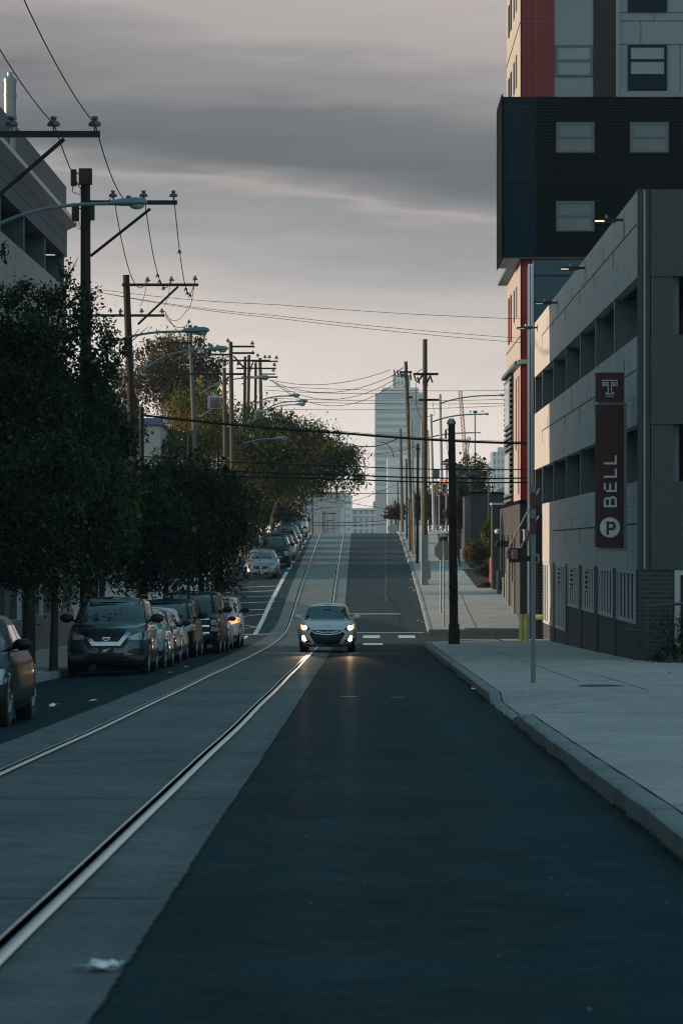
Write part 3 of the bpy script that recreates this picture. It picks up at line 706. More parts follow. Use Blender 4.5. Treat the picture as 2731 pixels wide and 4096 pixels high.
    window(xz(600), xz(888), zz(1760), zz(1532), m_frame, 132.27); window(xz(1154), xz(1444), zz(1760), zz(1532), m_frame, 132.27)
    b = MB(); b.box(xz(597), 11, D-.02, D+.05, zb-.02, zb+.02)
    # brick base
    b = MB(); b.box(GX-.02, 24, D-.2, 152.2, -1.8, 3.22); br = b.build("brick_base", m_brickw, t, L)
    b = MB(); b.box(GX-.07, 24, D-.26, 152.3, 3.22, 3.34); b.build("coping", m_siding, br, L)
    for d, z0, z1, w in ((149.5,.2,2.0,.35), (147.0,.2,2.0,.4), (143.3,.2,2.0,.45), (139.8,.0,2.0,.45), (137.2,.0,2.1,.3), (150.3,-.9,.0,.4), (146.5,-1.3,-.1,.5), (143,-1.3,-.1,.5)):
        b = MB(); b.box(GX-.05, GX, d-w, d+w, z0, z1); b.build("slot_window", m_pane_d, br, L)
    b = MB(); b.box(5.88, GX+2, 152.3, 153.6, -1, 3.4); w = b.build("end_wall", m_brick, t, L)
    b = MB(); b.box(5.84, GX+2, 152.26, 153.7, 3.4, 3.5); b.build("coping", m_trim, w, L)
    for (d, z1) in ((141.5, 1.0), (143.6, .4), (146.2, .2), (136.5, .1)):
        b = MB(); b.tube([(GX-.1, d, -1.2), (GX-.1, d, z1)], .05, 8); b.build("conduit", m_gal, t, L)
    for k in range(3):
        d = 143.5-k*.0; b = MB(); b.prism([(5.66+k*.19, 143, 1.50), (5.83+k*.19, 143, 1.50), (5.92+k*.19, 143, 1.76), (5.75+k*.19, 143, 1.76)], (0, .9, .0)); b.build("awning_slat", m_black, t, L)
    b = MB(); b.box(5.66, GX, 143.95, 144.0, 1.60, 1.64); b.build("awning_arm", m_black, t, L)
    b = MB(); b.blob((GX-.16, 151.5, 2.2), (.13,.13,.12)); b.tube([(GX-.14,151.5,2.2),(GX+.02,151.5,2.3)], .03); b.build("camera_dome", m_trim, t, L, smooth=True)
tower()
# hanging sign box and wall unit near the shutter
d = 119.6; L = (XS(2056, d), d, 0)
t = T("hanging_sign", "pinkish square lightbox in a black case hung from angled struts over the pavement", "sign", L)
b = MB(); b.box(XS(2034,d), XS(2084,d), d-.1, d+.35, ZS(2250,d), ZS(2192,d)); b.build("case", m_black, t, L)
b = MB(); b.box(XS(2042,d), XS(2068,d), d-.13, d-.10, ZS(2236,d), ZS(2196,d)); b.build("sign_face", mat("pink_sign_face", (.30,.19,.20), .5, var=.05), t, L)
b = MB(); b.box(XS(2046,d), XS(2050,d), d-.145, d-.13, ZS(2226,d), ZS(2206,d)); b.build("sign_mark", mat("mark_white", (.6,.6,.6), .5, var=0), t, L)
d = 122.6; t = T("wall_cabinet", "pale metal cabinet fixed high on the wall above the shutter", "cabinet", (XS(2103,d), d, ZS(2165,d)))
L = t.location
b = MB(); b.box(XS(2096,d), XS(2125,d), d, d+1.2, ZS(2165,d), ZS(2120,d)); b.build("housing", mat("cabinet_metal", (.35,.34,.31), .5, var=.08), t, L)
b = MB(); b.box(XS(2094,d), XS(2126,d), d-.03, d+1.23, ZS(2122,d), ZS(2118,d)); b.build("lid", m_trim, t, L)
# BELL banner -------------------------------------------------------
_so = [0]
def stroke(b, pts, w, y0, y1, X, Z):
    for (a, c) in zip(pts[:-1], pts[1:]):
        a = Vector(a); c = Vector(c); u = (c-a).normalized()*w/2; n = Vector((-u.y, u.x)); a2 = a-u; c2 = c+u
        _so[0] = (_so[0]+1) % 9; y0 = y0-.0006*_so[0]; b.prism([(X(q.x), y0, Z(q.y)) for q in (a2-n, c2-n, c2+n, a2+n)], (0, y1-y0, 0))
d = 77.4; pp = F/d
X = lambda z: (1900+.53*z-VX)/pp; Z = lambda z: CZ+(HY-(1100+.53*z))/pp
L = (X(1010), d, Z(2055)); t = T("parking_banner", "tall dark maroon banner reading BELL with T and round P", "sign", L)
m_ban = mat("maroon_banner", (.052,.0065,.0065), .6, var=.06); m_let = mat("banner_lettering", (.62,.64,.65), .6, var=.03)
b = MB(); b.box(X(905), X(1118), d, d+.05, Z(958), Z(738)); b.build("top_panel", m_ban, t, L)
b = MB(); b.box(X(905), X(1118), d, d+.05, Z(2055), Z(978)); b.build("main_panel", m_ban, t, L)
b = MB(); b.box(X(925), X(1143), d+.06, d+.16, Z(2085), Z(960)); b.box(X(925), X(1126), d+.06, d+.16, Z(960), Z(733)); b.build("backing_frame", mat("banner_frame", (.19,.235,.25), .5, .2, var=.05), t, L)
for zc in (965, 1725):
    b = MB(); 
    for o in (-22, 22): b.box(X(1143), X(1190), d+.08, d+.12, Z(zc+o+6), Z(zc+o-6))
    b.box(X(1184), X(1197), d+.07, d+.14, Z(zc+50), Z(zc-50)); b.build("bracket", m_gal, t, L)
b = MB(); y0, y1 = d-.012, d-.002
# outlined T
for pts in ([(960,835),(960,795),(1067,795),(1067,835)], [(960,835),(974,835),(974,812),(1000,812)], [(1067,835),(1050,835),(1050,812),(1026,812)],
            [(984,818),(984,832),(997,832)], [(1000,812),(1000,890),(984,890),(984,898),(1042,898),(1042,890),(1026,890),(1026,812)], [(984,915),(1042,915)], [(1042,818),(1042,832),(1030,832)]):
    stroke(b, pts, 6.5, y0, y1, X, Z)
b.build("letter_t", m_let, t, L)
def letter(name, segs, w=15):
    b = MB(); 
    for s in segs: stroke(b, s, w, y0, y1, X, Z)
    b.build(name, m_let, t, L)
letter("letter_l", [[(975,1422),(1058,1422),(1058,1368)]]); letter("letter_l", [[(975,1522),(1058,1522),(1058,1468)]])
letter("letter_e", [[(975,1578),(975,1630),(1058,1630),(1058,1572)], [(1016,1630),(1016,1582)]])
def arc(cx, cy, r, a0, a1, n=10, ry=None): return [(cx+r*math.cos(math.radians(a0+(a1-a0)*i/n)), cy+(ry or r)*math.sin(math.radians(a0+(a1-a0)*i/n))) for i in range(n+1)]
letter("letter_b", [[(975,1710),(975,1745),(1058,1745),(1058,1702)], [(1014,1745),(1014,1705)], arc(994.5,1706,20,180,360,10,22), arc(1036,1704,22,180,360,10,26)])
b = MB(); c = (X(1014), Z(1905)); r = X(1090)-X(1014); b.lathe((c[0], d-.010, c[1]), [(r, 0), (r, .01)], 40, 'y'); b.build("round_disc", m_let, t, L)
b = MB(); stroke(b, [(997,1868),(997,1950)], 18, d-.02, d-.0105, X, Z); stroke(b, [(997,1870),(1025,1870)], 15, d-.021, d-.011, X, Z); stroke(b, [(997,1915),(1025,1915)], 15, d-.0211, d-.011, X, Z)
stroke(b, arc(1026, 1892.5, 22.5, -90, 90, 10), 16, d-.0212, d-.011, X, Z); b.build("letter_p", m_ban, t, L)
# wall lights
for i, (x, lab) in enumerate(((2494, "lit wall light with black arm nearest the street end of the top deck"), (2340, "lit wall light second from the near corner of the garage parapet"),
                              (2229, "wall light third from the near corner of the garage parapet"), (2149, "wall light at the far end of the garage parapet, over the corner trims"))):
    ppm = (x-VX)/GX; d = F/ppm; L = (GX, d, 9.29)
    t = T("wall_light", lab, "wall light", L, "black wall lights along the garage parapet")
    b = MB(); b.box(GX-.02, GX, d-.05, d+.05, 9.16, 9.42); b.build("wall_plate", m_gal, t, L)
    b = MB(); b.tube([(GX-.02, d, 9.29), (GX-.22, d, 9.29)], .035, 8); b.build("arm", m_black, t, L)
    b = MB(); b.prism([(GX-.20, d-.12, 9.34), (GX-.74, d-.12, 9.30), (GX-.76, d-.12, 9.27), (GX-.70, d-.12, 9.235), (GX-.45, d-.12, 9.22), (GX-.20, d-.12, 9.23)], (0, .24, 0)); h = b.build("housing", m_black, t, L)
    b = MB(); b.cyl(GX-.42, d, 9.33, 9.41, .035); b.build("sensor", m_gal, h, L)
    b = MB(); e_ = (6, 2.2, .6, .25)[i]
    b.box(GX-.70, GX-.48, d-.135, d+.09, 9.236, 9.262); b.build("lens", mat("light_lens_%d" % i, (.6,.5,.35), .4, var=0, emit=(1,.78,.5), estr=e_*.35), t, L)
# ------------------------------------------------ left deck building
def left_building():
    BX = -9.87; L = (BX, 113, 0); t = T("left_deck_building", "concrete deck building with a pale eave rising behind the left trees", "building", L)
    D0, D1 = -30, 113
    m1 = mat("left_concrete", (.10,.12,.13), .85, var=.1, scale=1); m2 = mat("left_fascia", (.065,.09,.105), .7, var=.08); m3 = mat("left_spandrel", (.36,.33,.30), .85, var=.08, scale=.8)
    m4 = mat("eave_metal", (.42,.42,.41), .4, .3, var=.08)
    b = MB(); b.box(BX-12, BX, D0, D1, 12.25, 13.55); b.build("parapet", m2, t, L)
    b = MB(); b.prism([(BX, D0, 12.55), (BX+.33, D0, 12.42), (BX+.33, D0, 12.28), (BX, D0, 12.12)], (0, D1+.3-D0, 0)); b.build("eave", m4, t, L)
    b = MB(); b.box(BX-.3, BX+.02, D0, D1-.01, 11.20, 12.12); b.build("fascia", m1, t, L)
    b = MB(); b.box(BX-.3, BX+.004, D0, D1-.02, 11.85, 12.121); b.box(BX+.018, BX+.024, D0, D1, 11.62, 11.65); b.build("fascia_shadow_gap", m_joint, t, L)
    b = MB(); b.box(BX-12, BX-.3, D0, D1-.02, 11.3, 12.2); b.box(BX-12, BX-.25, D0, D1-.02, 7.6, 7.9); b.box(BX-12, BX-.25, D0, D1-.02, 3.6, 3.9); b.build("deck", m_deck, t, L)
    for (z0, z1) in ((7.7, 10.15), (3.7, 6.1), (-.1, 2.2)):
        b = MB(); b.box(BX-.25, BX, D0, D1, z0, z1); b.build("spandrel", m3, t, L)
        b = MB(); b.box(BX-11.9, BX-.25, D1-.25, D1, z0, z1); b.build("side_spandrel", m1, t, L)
    d = D1-.5
    while d > 40:
        b = MB(); b.box(BX-1.0, BX-.05, d-.2, d+.2, 0, 11.2); b.build("pillar", m1, t, L); d -= 6.6
    b = MB(); b.box(BX-12, BX-11.8, D0, D1, -2, 12); b.box(BX-4.2, BX-4.0, D0, D1-3, -2, 11.2); b.build("inner_wall", m_deck, t, L)
    b = MB(); b.tube([(BX-.6, 95, 5), (BX-.6, 95, 11.3)], .17, 12); b.build("downpipe", m4, t, L, smooth=True)
    # street level: low wall with posts and panels
    b = MB(); b.box(BX+.02, BX+.24, D0, D1+.2, -2.3, -.58+.0); b.build("plinth_wall", mat("plinth_render", (.27,.25,.245), .85, var=.08), t, L)
    for i, d in enumerate(np.arange(60, 113.3, 3.3)):
        b = MB(); b.box(BX+.05, BX+.17, d-.06, d+.06, -.58, 1.3); b.build("post", m_trim if i % 2 else m_gal, t, L)
    b = MB(); b.box(BX+.0, BX+.04, 50, D1, -.55, 1.2); b.build("infill_panel", mat("infill", (.06,.075,.085), .6, var=.1), t, L)
left_building()
d = 95.0; L = (XS(41, d), d, 13.0); t = T("roof_flue", "shiny steel flue pipe standing on the left building roof", "chimney", L)
m_flue = mat("polished_steel", (.20,.22,.22), .3, .7, var=.1, scale=2)
b = MB(); b.cyl(L[0], d, 12.4, ZS(318, d), .175, n=20); b.build("pipe", m_flue, t, L, smooth=True)
for y in (318, 375, 465):
    b = MB(); z = ZS(y, d); b.cyl(L[0], d, z-.09, z, .195, n=20); b.build("band", m_flue, t, L, smooth=True)
b = MB(); b.cyl(L[0], d, ZS(318,d), ZS(305,d), .19, .10, n=16); b.cyl(L[0], d, ZS(305,d), ZS(290,d), .08, n=12); b.build("cap", m_gal, t, L, smooth=True)
# ------------------------------------------------ small walls, bollards, railings on the right
L = (5.53, 172, 0); t = T("brick_wall", "dark grey brick wall block beyond the planting strip", "wall", L)
b = MB(); b.box(5.53, 16, 172, 186, -.4, 4.22); b.build("brickwork", m_brickw, t, L)
b = MB(); b.box(5.50, 16.05, 171.95, 186.05, 4.22, 4.30); b.build("coping", m_siding, t, L)
def bollard(x, d, r, h, m, lab, grp=None, cap=True):
    z = pz(d, x) if d > 127 or d < 112 else G(d); L = (x, d, z)
    b = MB(); b.lathe(L, [(r, -.03), (r, h-.02), (r*.8, h+.05), (r*.3, h+.09)] if cap else [(r, -.03), (r, h), (r*.96, h+.015)], 16)
    return tag(origin(b.build("bollard", m, smooth=True), L), lab, "bollard", grp)
m_yel = mat("yellow_paint", (.95,.76,.26), .6, var=.12, scale=8)
bollard(XS(2084,110), 110, .078, .88, m_yel, "left of the two dull yellow bollards at the garage entrance", "yellow bollards at the garage entrance", False)
bollard(XS(2105,108.6), 108.6, .080, .90, m_yel, "right of the two dull yellow bollards, just left of the striped post", "yellow bollards at the garage entrance", False)
bollard(XS(1965,154.5), 154.5, .10, 1.30, mat("red_bollard_paint", (.50,.022,.015), .6, var=.1), "tall red domed bollard beside the planting bed")
bollard(XS(1992.5,149), 149, .10, 1.02, mat("steel_bollard", (.14,.19,.21), .5, .3, var=.1), "grey steel bollard at the corner of the brick base", None, False)
b = MB(); b.tube([(XS(2137,116), 116.5, ZS(2470,116)), (XS(2137,116)+.6, 116.5, ZS(2470,116))], .09, 12)
b.tube([(XS(2137,116)+.5, 116.5, G(116)), (XS(2137,116)+.5, 116.5, ZS(2470,116))], .06, 12)
tag(origin(b.build("pipe_guard", m_yel, smooth=True), (XS(2137,116), 116.5, G(116))), "horizontal yellow guard pipe behind the striped post", "guard rail")
m_rail_b = mat("blue_railing_paint", (.055,.095,.11), .55, .1, var=.1)
L = (6.30, 75.2, pz(75.2, 6.3)-.0); t = T("pipe_railing", "blue-grey pipe railing overgrown by dark shrubs at the right edge", "railing", L)
z0 = L[2]
for i, x in enumerate((6.34, 7.6, 8.9)):
    b = MB(); b.cyl(x, 75.2, z0-.1, z0+1.22+.1*(x-6.3), .035, n=8); b.build("post", m_rail_b, t, L)
b = MB(); b.tube([(6.34,75.2,z0+1.22), (9.4,75.2,z0+1.48)], .035, 8); b.build("top_rail", m_rail_b, t, L)
b = MB(); b.tube([(6.34,75.2,z0+.68), (5.8+.1,75.8,z0+.68)], .035, 8); b.build("return_rail", m_rail_b, t, L)
for i in range(10):
    x = 6.6+i*.25; b = MB(); b.cyl(x, 75.2, z0+.1, z0+1.2+.085*(x-6.3), .012, n=6); b.build("baluster", m_rail_b, t, L)
L = (XS(1860,168), 168, 0); t = T("entry_railing", "short pale blue handrail in front of the dark brick wall", "railing", L)
b = MB(); z0 = pz(168, 5.1); b.tube([(5.14,168,z0), (5.14,168,z0+.92), (5.5,168,z0+.92)], .025, 8); b.build("rail", m_frame, t, L)
b = MB(); b.tube([(5.14,168,z0+.5), (5.5,168,z0+.5)], .02, 8); b.build("mid_rail", m_frame, t, L)
t = T("black_fence", "black iron picket fence running uphill beside the pavement", "fence", (5.3, 190, 0)); L = (5.3, 190, 0)
b = MB()
for d in np.arange(174, 228, .9): x = 5.05+(d-174)*.02; z = pz(d, x); b.box(x-.02, x+.02, d-.02, d+.02, z, z+1.75)
b.build("picket", m_black, t, L)
b = MB()
for d in np.arange(174, 227, 3): 
    x0 = 5.05+(d-174)*.02; x1 = x0+.06
    for h in (.2, 1.5): b.tube([(x0,d,pz(d,x0)+h),(x1,d+3,pz(d+3,x1)+h)], .02, 5)
b.build("fence_rail", m_black, t, L)
# planting bed
b = MB(); b.add([(5.25,153.6,pz(153.6,5.2)+.02),(6.2,153.6,pz(153.6,6.2)+.02),(6.2,171,pz(171,6.2)+.02),(5.1,171,pz(171,5.1)+.02)], [(0,1,2,3)]); struct(b.build("planting_soil", mat("mulch", (.03,.022,.016), .95, var=.5, scale=12)))
# utility box on far pavement, trash bin
d = 196; x = XS(1771, d); z0 = pz(d, x); L = (x, d, z0); t = T("litter_bin", "slatted metal litter bin with plant beside it on the far pavement", "bin", L)
b = MB()
for i in range(18):
    a = 2*math.pi*i/18; b.tube([(x+.25*math.cos(a), d+.25*math.sin(a), z0+.1), (x+.27*math.cos(a), d+.27*math.sin(a), z0+.85), (x+.33*math.cos(a), d+.33*math.sin(a), z0+.98)], .022, 5)
b.build("slats", m_black, t, L)
b = MB(); b.lathe((x,d,z0), [(.22,.08),(.22,.8)], 16); b.build("liner", m_dark, t, L)
b = MB(); b.lathe((x,d,z0), [(.33,.96),(.34,1.0),(.28,1.02)], 18); b.build("rim", m_gal, t, L)
b = MB(); b.cyl(x,d,z0-.02,z0+.1,.12); b.build("base", m_black, t, L)
# white block with tall netting posts, left beyond the junction
L = (-10.9, 170, 0); t = T("white_building", "small white block building with a blue roof edge among the left trees", "building", L)
b = MB(); b.box(-16, XS(640,170), 170, 182, -2, ZS(1703,170)); b.build("wall", mat("white_render", (.42,.44,.45), .8, var=.06), t, L)
b = MB(); b.box(-16, XS(640,170)+.05, 169.9, 182.1, ZS(1703,170), ZS(1698,170)); b.build("roof_edge", m_black, t, L)
b = MB(); b.box(-13.2, XS(628,170), 174, 176, ZS(1698,170), ZS(1660,170)); b.build("rooftop_unit", mat("blue_unit", (.10,.17,.30), .6, var=.1), t, L)
t = T("netting_fence", "tall dark fence of vertical slats rising behind the white block", "fence", (-10.2, 190, 0)); L = (-10.2, 190, 0)
m_slat = mat("fence_slat", (.17,.155,.13), .8, var=.15)
for i in range(9):
    d = 183+i*4.6; x = XS(640, 184)+(i*.12); b = MB(); b.box(x-.10, x+.10, d-.05, d+.05, -1, 8.2-.02*i*0); b.build("slat", m_slat, t, L)
b = MB(); b.tube([(XS(640,184),183,8.2), (XS(640,184)+1.0,221,8.2)], .06, 6); b.build("top_rail", m_wood_dark, t, L)
b = MB(); b.box(-14.6, -10.95, 186, 186.06, 4.5, 8.2); b.build("net_panel", mat("dark_net", (.03,.035,.035), .9, var=.2), t, L)
# left side beyond the junction: a low pale wall behind the trees
L = (-12.5, 150, 0)
t = T("low_wall", "low concrete wall behind the trunks on the far side of the junction", "wall", L)
b = MB(); b.box(-12.8, -12.4, 128, 168, -2.2, .6); b.build("wall_body", m_conc, t, L)
b = MB(); b.box(-12.85, -12.35, 128, 168, .6, .7); b.build("coping", m_curb, t, L)
# ================================================================== cars
def paint(name, c, metal=.3, rough=.28): return mat(name, c, rough, metal, var=0, coat=.8)
m_tyre = mat("tyre_rubber", (.010,.011,.012), .85, var=.1); m_rim = mat("alloy_rim", (.35,.36,.37), .3, .8, var=0)
m_cglass = mat("car_glass", (.012,.018,.021), .04, var=0, spec=.9, coat=.5)
m_chrome = mat("chrome", (.65,.66,.67), .12, 1, var=0); m_plast = mat("black_plastic", (.010,.012,.013), .5, var=0)
m_hl = mat("headlamp_glass", (.42,.47,.50), .15, .2, var=.55, scale=18, coat=.6); m_amber = mat("amber_lens", (.45,.14,.02), .3, var=0)
m_lit = mat("headlamp_lit", (1,.9,.75), .3, var=0, emit=(1,.80,.55), estr=30.0); m_litamb = mat("turn_lamp_lit", (.7,.3,.08), .3, var=0, emit=(1,.48,.14), estr=1.3)
m_plate = mat("plate_white", (.5,.5,.48), .5, var=0); m_platey = mat("plate_yellow", (.5,.38,.16), .5, var=0)
m_seat = mat("seat_fabric", (.012,.014,.016), .9, var=0)
def ip(xs, ys): return lambda v: float(np.interp(v, xs, ys))
class Shell:
    def __init__(s, zb, top, w, yf, yr, n=4.5):
        s.zb, s.top, s.w, s.yf, s.yr, s.n = zb, top, w, yf, yr, n
    def pt(s, t, th):
        c, q = math.cos(th), math.sin(th); yf, yr = s.yf(t), s.yr(t); yc = (yf+yr)/2; l = (yr-yf)/2
        x = s.w(t)*math.copysign(abs(c)**(2/s.n), c); y = yc-l*math.copysign(abs(q)**(2/s.n), q)
        return x, y, s.zb+t*(s.top(y)-s.zb)
    def front(s, x, z, rear=False):
        y = s.yr(0) if rear else s.yf(0)
        for _ in range(8):
            t = min(1, max(0, (z-s.zb)/(s.top(y)-s.zb))); w = s.w(t); yf, yr = s.yf(t), s.yr(t); yc = (yf+yr)/2; l = (yr-yf)/2
            q = l*max(0, 1-min(1, abs(x)/w)**s.n)**(1/s.n); y = yc+q if rear else yc-q
        return y
    def side(s, y, z):
        t = min(1, max(0, (z-s.zb)/(s.top(y)-s.zb))); yf, yr = s.yf(t), s.yr(t); yc = (yf+yr)/2; l = (yr-yf)/2
        return s.w(t)*max(0, 1-min(1, abs(y-yc)/l)**s.n)**(1/s.n)
    def mesh(s, b, ts, nt=64, crown=.03, nx=6, skip=None, bottom=True):
        rings = [[s.pt(t, 2*math.pi*(k+.5)/nt) for k in range(nt)] for t in ts]
        o = len(b.v); vs = [p for r in rings for p in r]; fs = []
        for i in range(len(ts)-1):
            for k in range(nt):
                f = (i*nt+k, i*nt+(k+1) % nt, (i+1)*nt+(k+1) % nt, (i+1)*nt+k)
                if skip:
                    c = [sum(vs[j][a] for j in f)/4 for a in range(3)]
                    if skip(*c): continue
                fs.append(f)
        top = rings[-1]; base = (len(ts)-1)*nt; half = nt//2
        # pair k with mirrored nt/2-1-k
        cols = []
        for k in list(range(0, nt//4)) + list(range(nt-1, nt*3//4-1, -1)): cols.append(k)
        order = list(range(nt//4-1, -1, -1)) + list(range(nt-1, nt*3//4-1, -1))      # right side, front -> rear
        grid = []
        for k in order:
            x, y, z = top[k]; mk = (half-1-k) % nt; row = [base+k]
            for j in range(1, nx):
                u = 1-2*j/nx; row.append(len(vs)); vs.append((x*u, y, z+crown*(1-u*u)*min(1, abs(x)/(.8*s.w(1)))))
            row.append(base+mk); grid.append(row)
        for a, c in zip(grid[:-1], grid[1:]):
            for j in range(nx): fs.append((a[j], a[j+1], c[j+1], c[j]))
        if bottom: fs.append(tuple(range(nt)))
        b.add(vs, fs)
def conform(fn, poly, off, depth, name, m, parent, side=False, sgn=1, rear=False, cuts=3, sz=None):
    """polygon in (x,z) [or (y,z) for sides] wrapped on a shell, with real thickness"""
    bm = bmesh.new(); vs = [bm.verts.new((p[0], 0, p[1])) for p in poly]; f = bm.faces.new(vs)
    bmesh.ops.triangulate(bm, faces=[f]); 
    for _ in range(cuts-1 if cuts > 1 else cuts): bmesh.ops.subdivide_edges(bm, edges=[e for e in bm.edges if e.calc_length() > .07], cuts=1, use_grid_fill=False); bmesh.ops.triangulate(bm, faces=bm.faces[:])
    r = bmesh.ops.extrude_face_region(bm, geom=bm.faces[:]); back = [v for v in r['geom'] if isinstance(v, bmesh.types.BMVert)]; bs = set(back)
    for v in bm.verts:
        a, z = v.co.x, v.co.z; o = -depth if v in bs else off
        if side: x = fn(a, z); v.co = Vector((sgn*(x+o), a, z))
        else: y = fn(a, z); v.co = Vector((a, y+(o if rear else -o), z))
    bmesh.ops.recalc_face_normals(bm, faces=bm.faces)
    me = bpy.data.meshes.new(name); bm.to_mesh(me); bm.free(); me.materials.append(m)
    me.polygons.foreach_set("use_smooth", [True]*len(me.polygons))
    try: me.set_sharp_from_angle(angle=math.radians(40))
    except Exception: pass
    o = bpy.data.objects.new(name, me); COL.objects.link(o); o.parent = parent; return o
def mir(p): return [(-a, z) for a, z in reversed(p)]
def car(name, label, cat, d, X, S, body, grp="cars parked along the left kerb", yaw=0):
    W, H, L = S['W'], S['H'], S['L']; wd = W/2
    zc = (GZ(d+.9, X)+GZ(d+.9+S.get('wb', 2.7), X))/2
    sl_ = (GZ(d+.9+2.7, X)-GZ(d+.9, X))/2.7
    z0 = GZ(d+.9, X)-.9*sl_ + .0
    t = T(name, label, cat, (X, d, z0), grp, (math.atan(sl_), 0, math.radians(yaw)))
    hood0, cowl, belt, deck = S['hood0'], S['cowl'], S['belt'], S['deck']; cy, wt, re, rb = S['cowl_y'], S['wst'], S['rend'], S['rbase']
    zb = S.get('zb', .22)
    top = ip([-.5, .03, .25, cy*.6, cy, L*.8, L-.1, L+.2], [hood0-.13, hood0-.10, hood0, hood0+(cowl-hood0)*.6, cowl, belt, deck, deck-.08])
    lo = Shell(zb, top, ip([0,.15,.35,.6,.8,.93,1], [wd*.90, wd*.96, wd, wd*.985, wd*.955, wd*.90, wd*.82]),
               ip([0,.12,.3,.5,.65,.85,1], [.14,.03,0,.02,.05,.13,.30] if not S.get('flat') else [.1,.02,0,.04,.05,.06,.14]), ip([0,.12,.5,.85,1], [L-.1, L, L-.02, L-.08, L-.2]), S.get('n', 3.7))
    gl = Shell(cowl-.05, ip([-1, 9], [H-.055, H-.055]), ip([0,.12,.5,.85,1], [wd*v for v in S.get('gw', (.86, .85, .76, .68, .60))]),
               ip([0,.5,.9,1], [cy-.10, (cy+wt)/2-.10, wt-.02, wt+.08]), ip([0,.5,.9,1], [rb+.1, (rb+re)/2+.10, re+.05, re-.08]), S.get('ng', 5.0))
    b = MB(); lo.mesh(b, [0,.04,.08,.12,.15,.2,.25,.3,.35,.4,.45,.5,.55,.6,.65,.7,.75,.8,.85,.89,.93,.96,.98,1], 128, .035, 8)
    see = S.get('see')
    wsb, wst_ = S.get('ws', (cowl+.01, H-.14))
    def wsx(z): u = (z-wsb)/(wst_-wsb); a_, b_ = S.get('wx', (.80, .20)); return wd*(a_-b_*u)
    skip = (lambda x, y, z: (y < (cy+wt)/2+.35 or y > (rb+re)/2-.2) and wsb+.03 < z < wst_-.03 and abs(x) < wsx(z)-.03) if see else None
    gl.mesh(b, [0,.06,.12,.2,.3,.4,.5,.6,.7,.8,.88,.95,1], 128 if see else 96, .05, 8, skip, bottom=False)
    b.build("body", body, t, smooth=True)
    ws = [(-wsx(wsb)*.9, wsb-.0), (0, wsb-.02), (wsx(wsb)*.9, wsb), (wsx(wsb), wsb+.05), (wsx(wst_), wst_-.02), (wsx(wst_)*.9, wst_), (0, wst_+.015), (-wsx(wst_)*.9, wst_), (-wsx(wst_), wst_-.02), (-wsx(wsb), wsb+.05)]
    if see:
        m = bpy.data.materials.get("clear_glass")
        if not m:
            m = bpy.data.materials.new("clear_glass"); m.use_nodes = True; q = m.node_tree; q.nodes.clear(); gs = q.nodes.new("ShaderNodeBsdfGlossy"); gs.inputs["Roughness"].default_value = .03; gs.inputs[0].default_value = (.8,.9,.95,1)
            tr = q.nodes.new("ShaderNodeBsdfTransparent"); tr.inputs[0].default_value = (.42,.50,.52,1); mx = q.nodes.new("ShaderNodeMixShader"); mx.inputs[0].default_value = .16; ou = q.nodes.new("ShaderNodeOutputMaterial")
            q.links.new(tr.outputs[0], mx.inputs[1]); q.links.new(gs.outputs[0], mx.inputs[2]); q.links.new(mx.outputs[0], ou.inputs[0])
        w = conform(gl.front, ws, .012, -.006, "windshield", m, t)
        conform(lambda x, z: gl.front(x, z, True), ws, .012, -.006, "rear_window", m, t, rear=True)
        # dark frit border, seats, dash
        b = MB(); b.box(-wd*.80, wd*.80, cy+.05, cy+.55, belt-.3, cowl+.02); b.build("dashboard", m_seat, t)
        for x in (-.36, .36):
            b = MB(); b.prism([(x-.24, 2.1, .5), (x-.24, 2.4, .5), (x-.2, 2.62, 1.12), (x-.2, 2.52, 1.12)], (.46, 0, 0)); b.blob((x+.0, 2.6, 1.20), (.14,.06,.10)); b.build("seat", m_seat, t, smooth=True)
        b = MB(); b.box(-.6, .6, 3.3, 3.45, .6, 1.0); b.build("rear_seat", m_seat, t)
        b = MB(); b.box(-.12, .12, wt-.25, wt-.22, H-.26, H-.19); b.build("rear_view_mirror", m_plast, t)
        b = MB(); b.box(-wd*.8, wd*.8, 1.2, 3.9, .3, .42); b.build("floor_pan", m_seat, t)
    else:
        w = conform(gl.front, ws, .008, .02, "windshield", m_cglass, t)
        conform(lambda x, z: gl.front(x, z, True), [(a*.95, z) for a, z in ws], .008, .02, "rear_window", m_cglass, t, rear=True)
    if S.get('tint', 1):
        conform(gl.front, [(-wsx(wsb)*.88, wsb-.035), (wsx(wsb)*.88, wsb-.035), (wsx(wsb)*.88, wsb-.005), (-wsx(wsb)*.88, wsb-.005)], .014, .01, "wiper_cowl", m_plast, t)
    zs0, zs1 = cowl+.02, H-.17
